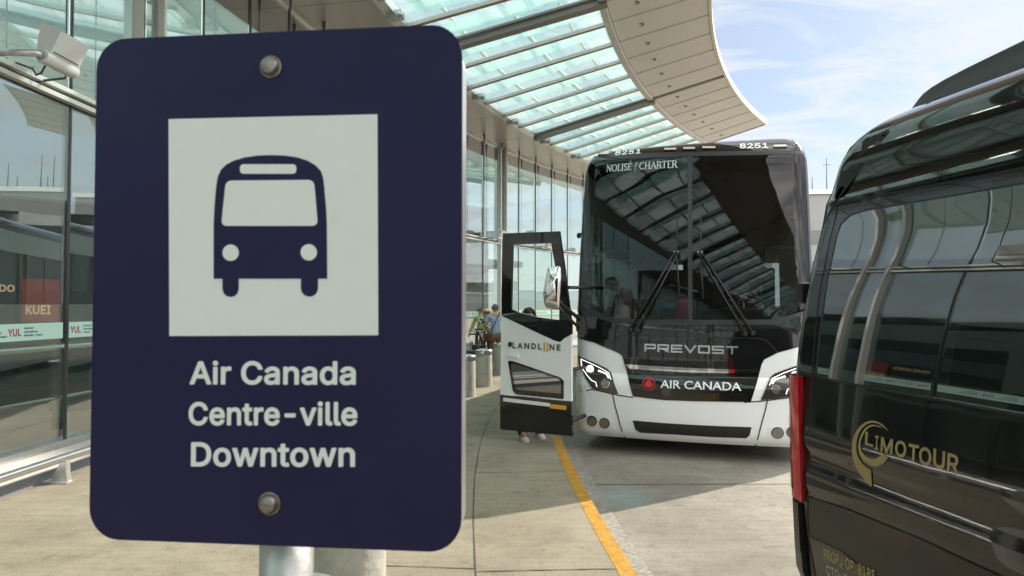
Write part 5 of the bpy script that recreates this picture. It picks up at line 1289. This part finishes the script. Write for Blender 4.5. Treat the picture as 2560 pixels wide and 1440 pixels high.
# tail lamp wrapped round the rear corner, in three stacked chambers
def corner_patch(name, z0, z1, t0, t1, m, par, off, n=10, nzz=8, tilt=0.0):
    """t: 0 at rear face start of the corner arc, 1 at the side end; may run past 1 along the side"""
    bm = bmesh.new(); rows = []
    def P(t, z, o):
        r = interp(RV, z); xr = interp(XR, z); i = 0.0 if .6 < z < 1.5 else interp(IN, z)
        if t <= 0: p = Vector((xr, i + r - t * .1, z)); nn = Vector((-1, 0, 0))
        elif t >= 1: p = Vector((xr + r + (t - 1) * .1, i, z)); nn = Vector((0, -1, 0))
        else:
            a = PI / 2 * t; p = Vector((xr + r - r * math.cos(a), i + r - r * math.sin(a), z)); nn = Vector((-math.cos(a), -math.sin(a), 0))
        return p + nn * o
    for o in (off, -.01):
        rows.append([[bm.verts.new(P(t0 + (t1 - t0) * i / n + tilt * (j / nzz), z0 + (z1 - z0) * j / nzz, o)) for i in range(n + 1)] for j in range(nzz + 1)])
    A_, B_ = rows
    for j in range(nzz):
        for i in range(n): bm.faces.new((A_[j][i], A_[j][i + 1], A_[j + 1][i + 1], A_[j + 1][i]))
    bd = [(A_[0][i], B_[0][i]) for i in range(n + 1)] + [(A_[j][n], B_[j][n]) for j in range(1, nzz + 1)] + [(A_[nzz][i], B_[nzz][i]) for i in range(n - 1, -1, -1)] + [(A_[j][0], B_[j][0]) for j in range(nzz - 1, 0, -1)]
    for k in range(len(bd)):
        a, b = bd[k], bd[(k + 1) % len(bd)]; bm.faces.new((a[0], b[0], b[1], a[1]))
    for f in [f for f in bm.faces]: pass
    for v in [v for v in bm.verts if not v.link_faces]: bm.verts.remove(v)
    bmesh.ops.recalc_face_normals(bm, faces=bm.faces)
    return autosmooth(link_mesh(name, bm, m, par), 40)
tl = corner_patch('tail_light', .93, 1.49, -.8, 1.34, M['tail_red'], van, .016)
corner_patch('tail_lens', .97, 1.09, -.4, .80, M['tail_dark'], tl, .0185); corner_patch('tail_lens', 1.12, 1.30, -.4, .55, M['tail_dark'], tl, .0180)
bm = bmesh.new(); box(bm, (.05, .0, 1.87), (.05, .06, .10)); bevel_all(bm, .012, 2); 
hng = link_mesh('door_hinge', bm, M['trim'], van); hng.location = (-.15, .10, 0)
corner_patch('bumper_end', .70, .915, -1.5, 1.02, M['van_clad'], van, .016)
corner_patch('bumper_corner', .36, .705, -2.5, 1.04, M['van_clad'], van, .013)
bm = bmesh.new(); box(bm, (-.15, .10, .88), (.05, .06, .15)); bevel_all(bm, .015, 2); link_mesh('bumper_sensor', bm, M['trim'], van)
# roof air conditioner
bm = bmesh.new()
acp = []
for x, top in ((.215, .0), (.22, .03), (.235, .06), (.265, .09), (.31, .113), (.38, .133), (.5, .152), (.65, .165), (.9, .18), (1.3, .19), (2.1, .195), (2.3, .12), (2.36, 0)):
    row = []
    for y, k in ((.40, 0), (.44, .55), (.56, .92), (.8, 1), (1.2, 1), (1.44, .92), (1.56, .55), (1.60, 0)):
        row.append(bm.verts.new((x, y, 2.655 + .03 * (1 if k else 0) + top * k)))
    if acp:
        for i in range(7): bm.faces.new((acp[i], acp[i + 1], row[i + 1], row[i]))
    acp = row
bmesh.ops.recalc_face_normals(bm, faces=bm.faces)
link_mesh('roof_air_conditioner', bm, M['van_clad'], van, True)
for x in (1.35, 5.0):
    for y in (.12, VW - .12):
        bm = bmesh.new(); lathe(bm, [(.2, -.11), (.32, -.11), (.345, -.08), (.345, .08), (.32, .11), (.2, .11)], 32, (x, y, .345), rot=Matrix.Rotation(PI / 2, 3, 'X')); w_ = autosmooth(link_mesh('wheel', bm, M['tyre'], van))
        bm = bmesh.new(); lathe(bm, [(0, -.06), (.2, -.08), (.21, .08), (0, .06)], 24, (x, y, .345), rot=Matrix.Rotation(PI / 2, 3, 'X')); link_mesh('rim', bm, M['alu'], w_)

# ------------------------------------------------------------------ people
def skin_mesh(name, nodes, edges, m, parent, root=0, sub=2):
    me = bpy.data.meshes.new(name); bm = bmesh.new()
    lay = bm.verts.layers.skin.verify()
    vs = []
    for i, (p, r) in enumerate(nodes):
        v = bm.verts.new(p); rr = r if isinstance(r, tuple) else (r, r)
        v[lay].radius = rr; v[lay].use_root = (i == root); vs.append(v)
    for a, b in edges: bm.edges.new((vs[a], vs[b]))
    bm.to_mesh(me); bm.free()
    o = bpy.data.objects.new(name, me); C.objects.link(o)
    s = o.modifiers.new('s', 'SKIN'); s.use_smooth_shade = True; s.branch_smoothing = .6
    ss = o.modifiers.new('u', 'SUBSURF'); ss.levels = sub; ss.render_levels = sub
    dg = bpy.context.evaluated_depsgraph_get(); dg.update()
    me2 = bpy.data.meshes.new_from_object(o.evaluated_get(dg))
    bpy.data.objects.remove(o); bpy.data.meshes.remove(me)
    me2.name = name
    me2.materials.clear(); me2.materials.append(m)
    for p in me2.polygons: p.use_smooth = True
    o = bpy.data.objects.new(name, me2); C.objects.link(o); o.parent = parent
    return o
def person(label, loc, rotz, H, pose, top, legs, hair, shoe, sleeves='short', hairlong=False, skin='skin', female=False, group=None, extras=None):
    """local frame: the person faces -y; pose gives joint positions for arms and legs as multiples of height 1.75"""
    k = H / 1.75
    t = thing('person', label, 'person', loc, rotz, group)
    V = lambda *p: Vector(p) * k
    P = dict(hip=V(0, 0, .94), waist=V(0, 0, 1.06), chest=V(0, .0, 1.28), neck=V(0, 0, 1.47), head=V(0, -.015, 1.58), crown=V(0, -.0, 1.68),
             lhip=V(.09, 0, .90), rhip=V(-.09, 0, .90), lknee=V(.10, -.01, .50), rknee=V(-.10, -.01, .50), lank=V(.10, .02, .09), rank=V(-.10, .02, .09),
             lsh=V(.185, 0, 1.40), rsh=V(-.185, 0, 1.40), lelb=V(.23, .02, 1.12), relb=V(-.23, .02, 1.12), lwr=V(.22, -.06, .87), rwr=V(-.22, -.06, .87))
    for n, v in pose.items(): P[n] = V(*v)
    sw = .88 if female else 1.0
    order = []; E = []
    idx = {}
    def nd(n, p, r): idx[n] = len(order); order.append((p, r * k)); return idx[n]
    nd('hip', P['hip'], .125 * sw); nd('waist', P['waist'], .115 * sw); nd('chest', P['chest'], .14 * sw); nd('ub', P['neck'] * .4 + P['chest'] * .6 + V(0, 0, .05), .11 * sw); nd('neck', P['neck'], .055); nd('jaw', P['neck'] * .45 + P['head'] * .55 + V(0, -.02, 0), .062); nd('head', P['head'], .085); nd('crown', P['crown'], .066)
    for a, b in (('hip', 'waist'), ('waist', 'chest'), ('chest', 'ub'), ('ub', 'neck'), ('neck', 'jaw'), ('jaw', 'head'), ('head', 'crown')): E.append((idx[a], idx[b]))
    hd = (P['head'] - P['neck']).normalized()
    for s in 'lr':
        nd(s + 'sh', P[s + 'sh'], .062 * sw); nd(s + 'elb', P[s + 'elb'], .044 * sw); nd(s + 'wr', P[s + 'wr'], .029 * sw)
        E += [(idx['ub'], idx[s + 'sh']), (idx[s + 'sh'], idx[s + 'elb']), (idx[s + 'elb'], idx[s + 'wr'])]
        d = (P[s + 'wr'] - P[s + 'elb']).normalized(); pm = P[s + 'wr'] + d * .075 * k
        nd(s + 'palm', pm, .032); E.append((idx[s + 'wr'], idx[s + 'palm']))
        side = d.cross(Vector((1, 0, 0))).normalized() if abs(d.x) < .9 else Vector((0, 1, 0)); cur = side.cross(d).normalized() * (1 if s == 'l' else -1)
        for fi, ln in enumerate((.07, .08, .075, .06)):
            b0 = pm + side * (fi - 1.5) * .019 * k + d * .03 * k
            nd(s + 'f%da' % fi, b0 + d * ln * .5 * k, .0095); nd(s + 'f%db' % fi, b0 + (d * ln * .8 - cur * .03) * k, .008)
            E += [(idx[s + 'palm'], idx[s + 'f%da' % fi]), (idx[s + 'f%da' % fi], idx[s + 'f%db' % fi])]
        nd(s + 'th', pm + (side * -.04 + d * .01 - cur * .015) * k, .0105); nd(s + 'th2', pm + (side * -.05 + d * .045 - cur * .025) * k, .009)
        E += [(idx[s + 'palm'], idx[s + 'th']), (idx[s + 'th'], idx[s + 'th2'])]
        nd(s + 'hip', P[s + 'hip'], .092 * sw); nd(s + 'knee', P[s + 'knee'], .058 * sw); nd(s + 'ank', P[s + 'ank'], .040)
        E += [(idx['hip'], idx[s + 'hip']), (idx[s + 'hip'], idx[s + 'knee']), (idx[s + 'knee'], idx[s + 'ank'])]
        nd(s + 'toe', P[s + 'ank'] + V(0, -.13, -.045), .034); E.append((idx[s + 'ank'], idx[s + 'toe']))
    nd('nose', P['head'] + hd * -.01 + V(0, -.098, -.015), .014); E.append((idx['head'], idx['nose']))
    for s, n in ((1, 'ear_l'), (-1, 'ear_r')): nd(n, P['head'] + V(.083 * s, .01, -.01), .016); E.append((idx['head'], idx[n]))
    body = skin_mesh('body', order, E, M[skin], t, 0, 2)
    # shirt
    g = .014
    sn_ = [(P['hip'] + V(0, 0, -.04), (.135 * sw + g) * k), (P['waist'], (.12 * sw + g) * k), (P['chest'], (.142 * sw + g) * k), (P['neck'] * .4 + P['chest'] * .6 + V(0, 0, .05), (.112 * sw + g) * k), (P['neck'] + V(0, 0, -.015), .062 * k)]
    se_ = [(0, 1), (1, 2), (2, 3), (3, 4)]
    for s in 'lr':
        b = len(sn_); sn_.append((P[s + 'sh'], (.066 * sw + g) * k)); se_.append((3, b))
        if sleeves == 'short':
            sn_.append((P[s + 'sh'] * .35 + P[s + 'elb'] * .65, (.052 + g) * k)); se_.append((b, b + 1))
        else:
            sn_.append((P[s + 'elb'], (.047 + g) * k)); sn_.append((P[s + 'wr'], (.034 + g) * k)); se_ += [(b, b + 1), (b + 1, b + 2)]
    skin_mesh('shirt', sn_, se_, top, t, 0, 2)
    tn_ = [(P['hip'] + V(0, 0, .02), (.128 * sw + .010) * k)]; te_ = []
    for s in 'lr':
        b = len(tn_); tn_ += [(P[s + 'hip'], (.094 * sw + .012) * k), (P[s + 'knee'], (.06 * sw + .016) * k), (P[s + 'ank'] + V(0, .005, -.06), (.050 + .02) * k)]
        te_ += [(0, b), (b, b + 1), (b + 1, b + 2)]
    skin_mesh('trousers', tn_, te_, legs, t, 0, 2)
    for s in 'lr':
        a = P[s + 'ank']; f = a.copy(); f.z = .0
        bm = bmesh.new()
        rows = []
        for y, w, h in ((.075, .03, .07), (.05, .040, .095), (.0, .042, .10), (-.06, .046, .075), (-.12, .048, .055), (-.17, .038, .045), (-.195, .015, .03)):
            rows.append([bm.verts.new(V(a.x / k + x * w, a.y / k + y, z0)) for x, z0 in ((-1, .012), (-1.05, .03), (-.75, h * .85), (0, h), (.75, h * .85), (1.05, .03), (1, .012))])
        for A_, B_ in zip(rows, rows[1:]):
            for i in range(6): bm.faces.new((A_[i], A_[i + 1], B_[i + 1], B_[i]))
            bm.faces.new((A_[6], A_[0], B_[0], B_[6]))
        bm.faces.new(rows[0]); bm.faces.new(rows[-1][::-1]); bmesh.ops.recalc_face_normals(bm, faces=bm.faces)
        so_ = autosmooth(link_mesh('shoe', bm, shoe, t), 50)
        bm = bmesh.new()
        rows = [[bm.verts.new(V(a.x / k + x * w * 1.08, a.y / k + y, z)) for x, z in ((-1, .0), (1, .0), (1, .018), (-1, .018))] for y, w in ((.08, .03), (.05, .042), (-.06, .048), (-.13, .05), (-.18, .038), (-.20, .016))]
        for A_, B_ in zip(rows, rows[1:]):
            for i in range(4): bm.faces.new((A_[i], A_[(i + 1) % 4], B_[(i + 1) % 4], B_[i]))
        bm.faces.new(rows[0]); bm.faces.new(rows[-1][::-1]); bmesh.ops.recalc_face_normals(bm, faces=bm.faces)
        link_mesh('sole', bm, MP['sole'], so_)
        if extras == 'stripes':
            for q in range(3):
                for sd in (-1, 1):
                    bm = bmesh.new(); y0 = -.01 - .035 * q
                    pts = [V(a.x / k + sd * .046, a.y / k + y0, .028), V(a.x / k + sd * .046, a.y / k + y0 - .016, .028), V(a.x / k + sd * .036, a.y / k + y0 - .040, .082), V(a.x / k + sd * .036, a.y / k + y0 - .024, .082)]
                    pts2 = [p + V(sd * .006, 0, 0) for p in pts]
                    bm.faces.new([bm.verts.new(p) for p in pts2]); link_mesh('stripe', bm, MP['black'], so_)
    # hair: shell over the cranium, open at the face
    bm = bmesh.new(); c = P['head'] + hd * .028 * k
    ret = bmesh.ops.create_uvsphere(bm, u_segments=20, v_segments=14, radius=1)
    for v in ret['verts']:
        x, y, z = v.co
        rr = .104 + .004 * math.sin(9 * x + 7 * z) 
        v.co = c + Vector((x * rr * .93, y * rr * 1.06 + .012, z * rr * 1.02)) * k
    kill = [v for v in bm.verts if (v.co - c).z < (-.03 if not hairlong else -.16) * k and True or ((v.co - c).y < -.055 * k and (v.co - c).z < .035 * k)]
    bmesh.ops.delete(bm, geom=kill, context='VERTS')
    if hairlong:
        ball(bm, c + V(0, .03, -.07), .1 * k, (.98, .75, 1.15), 14)
    link_mesh('hair', bm, hair, t, True)
    # eyes, brows and mouth
    bm = bmesh.new()
    for s in (-1, 1): ball(bm, P['head'] + V(.032 * s, -.083, .012), .0115 * k, (1, .7, .7), 8)
    ball(bm, P['head'] + V(0, -.083, -.055), .02 * k, (1.1, .4, .25), 8)
    link_mesh('face_features', bm, MP['feature'], t, True)
    return t, P
MP = {'sole': mat('shoe_sole', (0.55, 0.52, 0.46), .8), 'black': mat('black_cloth', (0.012, 0.012, 0.014), .8), 'feature': mat('eye_and_lip', (0.07, 0.03, 0.025), .4),
      'blue': mat('light_blue_shirt', (0.33, 0.47, 0.62), .85, var=.08, vscale=12), 'brown': mat('brown_trousers', (0.21, 0.115, 0.05), .85, var=.1, vscale=10), 'grey_hair': mat('grey_hair', (0.10, 0.095, 0.09), .7, var=.4, vscale=60),
      'blond': mat('blond_hair', (0.55, 0.42, 0.24), .6, var=.25, vscale=50), 'dark_hair': mat('dark_hair', (0.015, 0.011, 0.009), .55), 'brown_hair': mat('brown_hair', (0.075, 0.042, 0.022), .55, var=.3, vscale=60),
      'maroon': mat('maroon_shirt', (0.17, 0.018, 0.045), .85), 'denim': mat('dark_trousers', (0.03, 0.025, 0.03), .85), 'lime': mat('lime_top', (0.36, 0.47, 0.13), .8), 'white_shoe': mat('white_leather_shoe', (0.62, 0.61, 0.58), .5),
      'navy_cloth': mat('navy_cloth', (0.02, 0.022, 0.035), .8), 'leather': mat('brown_leather', (0.10, 0.035, 0.02), .5), 'case': mat('black_suitcase_shell', (0.02, 0.02, 0.022), .4), 'pink': mat('hot_pink_plastic', (0.75, 0.02, 0.22), .4), 'bluecard': mat('blue_plastic', (0.03, 0.25, 0.55), .35)}
def pattern_mat():
    m, nt, b = new_mat('black_and_white_print'); N = nt.nodes; L = nt.links
    t = N.new('ShaderNodeTexCoord'); v = N.new('ShaderNodeTexVoronoi'); v.inputs['Scale'].default_value = 22; L.new(t.outputs['Object'], v.inputs['Vector'])
    r = N.new('ShaderNodeValToRGB'); r.color_ramp.interpolation = 'CONSTANT'; r.color_ramp.elements[0].color = (0.02, 0.02, 0.02, 1); r.color_ramp.elements[1].position = .5; r.color_ramp.elements[1].color = (0.65, 0.64, 0.6, 1)
    L.new(v.outputs['Color'], r.inputs[0]); L.new(r.outputs[0], b.inputs['Base Color']); b.inputs['Roughness'].default_value = .85
    return m
MP['print'] = pattern_mat()
def at(px, d, z=0.0): return Vector(((px - 1280) / FPX * d, d, z))
man, PM = person('man seen from behind in light blue shirt and brown trousers', at(1238, 17.6), PI + .12, 1.77,
    dict(lelb=(.25, -.02, 1.13), lwr=(.17, -.2, 1.02), relb=(-.26, .0, 1.13), rwr=(-.2, -.17, .98), lank=(.13, .02, .09), rank=(-.12, .0, .09)), MP['blue'], MP['brown'], MP['grey_hair'], MP['black'])
bag = thing('shoulder_bag', "brown leather bag slung across the blue shirted man's back", 'bag', man.location, man.rotation_euler[2])
bm = bmesh.new(); tube(bm, [(-.13, .0, 1.53), (-.06, .150, 1.42), (.02, .175, 1.25), (.12, .165, 1.05), (.19, .10, .96)], .012, 8); tube(bm, [(-.13, 0, 1.53), (-.05, -.16, 1.4), (.06, -.18, 1.2), (.2, -.06, .97)], .012, 8); link_mesh('strap', bm, MP['navy_cloth'], bag, True)
bm = bmesh.new(); box(bm, (.19, .10, .87), (.12, .24, .22), Matrix.Rotation(.5, 3, 'Z')); bevel_all(bm, .03, 3); link_mesh('pouch', bm, MP['leather'], bag, True)
wom, PW = person('blond woman in sunglasses and a black and white print top', at(1215.5, 18.7), .35, 1.64,
    dict(lelb=(.2, -.08, 1.12), lwr=(.06, -.22, 1.22), relb=(-.22, .0, 1.12), rwr=(-.2, -.16, .95), lank=(.05, -.04, .09), rank=(-.14, .05, .09)), MP['print'], MP['denim'], MP['blond'], MP['black'], female=True, hairlong=True)
hk = 1.64 / 1.75
bm = bmesh.new()
for s in (-1, 1): box(bm, Vector((.036 * s, -.112, 1.593)) * hk, (.056, .012, .042)); box(bm, Vector((.085 * s, -.04, 1.598)) * hk, (.006, .13, .01))
box(bm, Vector((0, -.112, 1.6)) * hk, (.05, .008, .01)); link_mesh('sunglasses', bm, MP['black'], wom)
person('person in a lime green top half hidden behind the blond woman', at(1201, 20.2), -.6, 1.66,
    dict(lelb=(.26, -.04, 1.18), lwr=(.3, -.2, 1.0), relb=(-.26, -.05, 1.15), rwr=(-.33, -.1, .95)), MP['lime'], MP['denim'], MP['brown_hair'], MP['black'], sleeves='long', female=True)
def suitcase(lab, loc, rz, w, h, hh):
    t = thing('suitcase', lab, 'suitcase', loc, rz, 'dark wheeled suitcases beside the bollards')
    bm = bmesh.new(); box(bm, (0, 0, .06 + h / 2), (w, .26, h)); bevel_all(bm, .04, 3)
    for i in range(5): box(bm, (-w * .36 + i * w * .18, -.131, .06 + h / 2), (.015, .012, h * .8))
    link_mesh('shell', bm, MP['case'], t)
    bm = bmesh.new()
    for s in (-1, 1): tube(bm, [(s * .10, .10, .06 + h), (s * .10, .10, h + hh)], .009, 8)
    link_mesh('handle_tube', bm, M['steel'], t, True)
    bm = bmesh.new(); box(bm, (0, .10, h + hh), (.24, .03, .035)); bevel_all(bm, .008, 2); link_mesh('handle', bm, MP['black'], t)
    for sx in (-1, 1):
        bm = bmesh.new()
        for sy in (-1, 1): lathe(bm, [(.0, -.012), (.028, -.012), (.028, .012), (0, .012)], 12, (sx * (w / 2 - .05), sy * .09, .03), rot=Matrix.Rotation(PI / 2, 3, 'Y'))
        link_mesh('caster', bm, M['tyre'], t)
suitcase('dark suitcase with raised handle standing nearest the sign edge', at(1188, 16.4), .2, .40, .56, .44)
suitcase('second dark suitcase with raised handle close to the woman', at(1196, 17.6), -.1, .42, .62, .46)
# passenger waiting behind the open door
door_mid = DL + du * (DW * .5)
pas, PP = person('passenger hidden behind the open coach door with only striped sneakers and dark hair showing', at(1322, 8.78), .25, 1.70,
    dict(lank=(.14, .02, .09), rank=(-.12, -.12, .09), rknee=(-.11, -.08, .5)), MP['black'], MP['navy_cloth'], MP['dark_hair'], MP['white_shoe'], sleeves='long', extras='stripes')
# standing passenger and driver inside the coach
def buspt(x, y, z): return BO + bax * x + bay * y + Vector((0, 0, z))
person('maroon shirted passenger bending over just inside the coach windscreen', buspt(-.82, 1.35, .60), -BPHI - 1.1, 1.80,
    dict(neck=(0, -.20, 1.40), head=(0, -.31, 1.45), crown=(0, -.37, 1.52), chest=(0, -.10, 1.26), lsh=(.18, -.14, 1.33), rsh=(-.18, -.14, 1.33), lelb=(.22, -.2, 1.06), relb=(-.22, -.22, 1.06), lwr=(.14, -.38, .95), rwr=(-.14, -.38, .95)), MP['maroon'], MP['denim'], MP['dark_hair'], MP['black'])
person('coach driver with brown hair seated behind the wheel with a hand raised', buspt(.60, 1.62, .83), -BPHI + .15, 1.74,
    dict(hip=(0, .05, .56), waist=(0, .06, .68), chest=(0, .02, .90), neck=(0, -.02, 1.10), head=(0, -.05, 1.21), crown=(0, -.05, 1.31), lhip=(.09, 0, .54), rhip=(-.09, 0, .54), lknee=(.14, -.44, .56), rknee=(-.14, -.44, .56), lank=(.14, -.46, .10), rank=(-.14, -.46, .10),
         lsh=(.185, 0, 1.03), rsh=(-.185, 0, 1.03), lelb=(.27, -.2, .85), relb=(-.26, -.2, .85), lwr=(.16, -.36, 1.06), rwr=(-.12, -.42, .98)), MP['navy_cloth'], MP['denim'], MP['brown_hair'], MP['black'])
bm = bmesh.new(); bm.verts.new
q = buspt(-.10, .58, 1.645)
pk = thing('pink_pouch', 'hot pink pouch lying on the coach dashboard left of the windscreen divider', 'pouch', q, -BPHI)
bm.free(); bm = bmesh.new(); box(bm, (0, 0, .13), (.17, .07, .26)); bevel_all(bm, .03, 3); link_mesh('pouch_body', bm, MP['pink'], pk, True)
bm = bmesh.new(); tube(bm, [(-.05, 0, .25), (-.03, 0, .31), (.03, 0, .31), (.05, 0, .25)], .008, 8); link_mesh('loop', bm, MP['pink'], pk, True)
cdx = thing('blue_case', 'small bright blue case lying beside the pink pouch on the dashboard', 'case', buspt(-.25, .50, 1.645), -BPHI)
bm = bmesh.new(); box(bm, (0, 0, .17), (.16, .03, .055)); bevel_all(bm, .008, 2); link_mesh('case_body', bm, MP['bluecard'], cdx)
bm = bmesh.new(); box(bm, (0, .02, .07), (.12, .05, .14)); bevel_all(bm, .01, 2); link_mesh('stand', bm, MP['black'], cdx)

# ------------------------------------------------------------------ inside the lobby: railing, bins, poster kiosk
lr = thing('queue_railing', 'dark steel railing behind the glass at the left edge', 'railing')
def rpt(a, r, z): return PT(r, a, z)
bm = bmesh.new(); tube(bm, [rpt(-2, RF + .75, 1.18)] + [rpt(-1.5 + .5 * i, RF + .75, 1.2) for i in range(0, 14)], .03, 8); link_mesh('top_rail', bm, M['alu'], lr, True)
bm = bmesh.new(); tube(bm, [rpt(-2 + .5 * i, RF + .75, .62) for i in range(0, 15)], .022, 8); link_mesh('lower_rail', bm, M['steel'], lr, True)
for a in (-1.8, .2, 2.0, 3.8, 5.0):
    bm = bmesh.new(); q = rpt(a, RF + .75, 0); box(bm, (q.x, q.y, .72), (.06, .11, .94)); link_mesh('post', bm, M['mullion'], lr)
for i, (a, r, lab) in enumerate(((6.0, RF + 1.7, 'dark square waste bin behind the glass beside the railing'), (7.3, RF + 2.0, 'dark square waste bin deeper in the lobby behind the sign edge'))):
    b_ = thing('waste_bin', lab, 'waste bin', rpt(a, r, .26), .2, 'waste bins in the lobby')
    bm = bmesh.new(); box(bm, (0, 0, .42), (.5, .5, .84)); bevel_all(bm, .02, 2); link_mesh('bin_body', bm, M['int_dark'], b_)
    bm = bmesh.new(); box(bm, (0, 0, .875), (.56, .56, .05)); bevel_all(bm, .01, 2); link_mesh('lid', bm, M['int_grey'], b_)
ks = thing('poster_kiosk', 'dark lobby kiosk with orange lettering and a red poster behind the glass', 'kiosk', rpt(6.7, RF + 2.6, .26), -R(48))
M['poster'] = mat('red_poster', (0.24, 0.03, 0.02), .4, emit=(0.5, 0.06, 0.03), estr=.05)
M['orange_text'] = mat('orange_lettering', (0.7, 0.42, 0.2), .5, emit=(.7, .42, .2), estr=.25)
bm = bmesh.new(); box(bm, (0, 0, 1.5), (.5, 2.6, 3.0)); bevel_all(bm, .12, 3); link_mesh('cabinet', bm, M['int_dark'], ks)
bm = bmesh.new(); box(bm, (.258, -.12, 1.50), (.012, .46, .62)); ps = link_mesh('poster', bm, M['poster'], ks)
text('lettering', 'KUEI', lambda u, v: Vector((.268, -.30 + u * .30, 1.30 + v * .13)), M['orange_text'], ps, -1)
text('lettering', 'CHI:KDO', lambda u, v: Vector((.256, -.98 + u * .55, 1.62 + v * .10)), M['orange_text'], ks, -1)

# ------------------------------------------------------------------ far side of the street: parking block, white lattice footbridge, lamp masts
M['park'] = mat('parking_concrete', (0.24, 0.245, 0.25), .8, var=.12, vscale=.3)
M['park_dark'] = mat('parking_opening', (0.13, 0.135, 0.14), .6)
M['bridge'] = mat('white_bridge_cladding', (0.74, 0.75, 0.75), .45)
pk_ = thing('parking_building', 'grey multi storey parking block with rooftop antennas beyond the coach', 'building', (41, 76, ROADZ), R(-8))
bm = bmesh.new(); box(bm, (0, 11, 7.4), (24, 22, 14.8)); link_mesh('wall', bm, M['park'], pk_)
for lv in range(3):
    bm = bmesh.new(); box(bm, (0, -.05, 2.6 + 3.5 * lv), (23, .12, 1.5)); link_mesh('parking_opening', bm, M['park_dark'], pk_)
bm = bmesh.new(); box(bm, (0, -.1, 14.7), (24.4, .3, .5)); link_mesh('parapet', bm, M['bridge'], pk_)
rr_ = random.Random(5)
for i in range(15):
    bm = bmesh.new(); x = rr_.uniform(-11.5, 11); h = rr_.uniform(1.2, 4.2); tube(bm, [(x, 1, 14.8), (x, 1, 14.8 + h)], .07, 6, .03)
    if i % 3 == 0: box(bm, (x, 1, 14.8 + h * .8), (.8, .06, .06))
    link_mesh('antenna', bm, M['mullion'], pk_)
br = thing('footbridge', 'white lattice clad footbridge over the street behind the van', 'footbridge')
def bpt(t, z):   # curved plan
    return Vector((24 + 7 * t - 1.5 * t * t, 43 + 12 * t, z))
for z0, z1, nm in ((2.9, 3.7, 'lower_fascia'), (6.9, 7.7, 'upper_fascia')):
    bm = bmesh.new(); prev = None
    for i in range(21):
        t = i / 20; s = t * (1.2 if z0 > 6 else -.4)
        row = [bm.verts.new(bpt(t, z0 + s)), bm.verts.new(bpt(t, z1 + s)), bm.verts.new(bpt(t, z1 + s) + Vector((2.6, -1.4, 0))), bm.verts.new(bpt(t, z0 + s) + Vector((2.6, -1.4, 0)))]
        if prev:
            for k in range(4): bm.faces.new((prev[k], prev[(k + 1) % 4], row[(k + 1) % 4], row[k]))
        prev = row
    bmesh.ops.recalc_face_normals(bm, faces=bm.faces); link_mesh(nm, bm, M['bridge'], br)
bm = bmesh.new(); prev = None
for i in range(21):
    t = i / 20; row = [bm.verts.new(bpt(t, 3.7 - .4 * t) + Vector((.25, -.12, 0))), bm.verts.new(bpt(t, 6.9 + t * 1.2) + Vector((.25, -.12, 0)))]
    if prev: bm.faces.new((prev[0], prev[1], row[1], row[0]))
    prev = row
link_mesh('glazing', bm, M['bridge'], br)
for i in range(21):
    t = i / 20; bm = bmesh.new(); tube(bm, [bpt(t, 3.7 - .4 * t), bpt(t, 6.9 + t * 1.2)], .11, 6); link_mesh('lattice_post', bm, M['mullion'], br)
for j in range(1, 4):
    bm = bmesh.new(); tube(bm, [bpt(i / 20, 3.7 - .02 * i + (3.2 + .08 * i) * j / 4) + Vector((-.12, .05, 0)) for i in range(21)], .08, 6); link_mesh('lattice_rail', bm, M['white_steel'], br)
for t in (.3, .95):
    bm = bmesh.new(); q = bpt(t, 0) + Vector((1.3, -.7, 0)); tube(bm, [(q.x, q.y, ROADZ), (q.x, q.y, 3.5)], .4, 16); link_mesh('pier', bm, M['park'], br, True)
lb = thing('low_terminal_block', 'long low grey building mirrored in the far facade panes', 'building', (86, 72, ROADZ), R(-48))
bm = bmesh.new(); box(bm, (0, 5, 2.1), (110, 10, 4.2)); link_mesh('wall', bm, M['park'], lb)
bm = bmesh.new(); box(bm, (0, -.06, 1.9), (108, .12, 1.3)); link_mesh('window_strip', bm, M['park_dark'], lb)
bm = bmesh.new(); box(bm, (0, 5, 4.35), (111, 11, .3)); link_mesh('roof', bm, M['bridge'], lb)
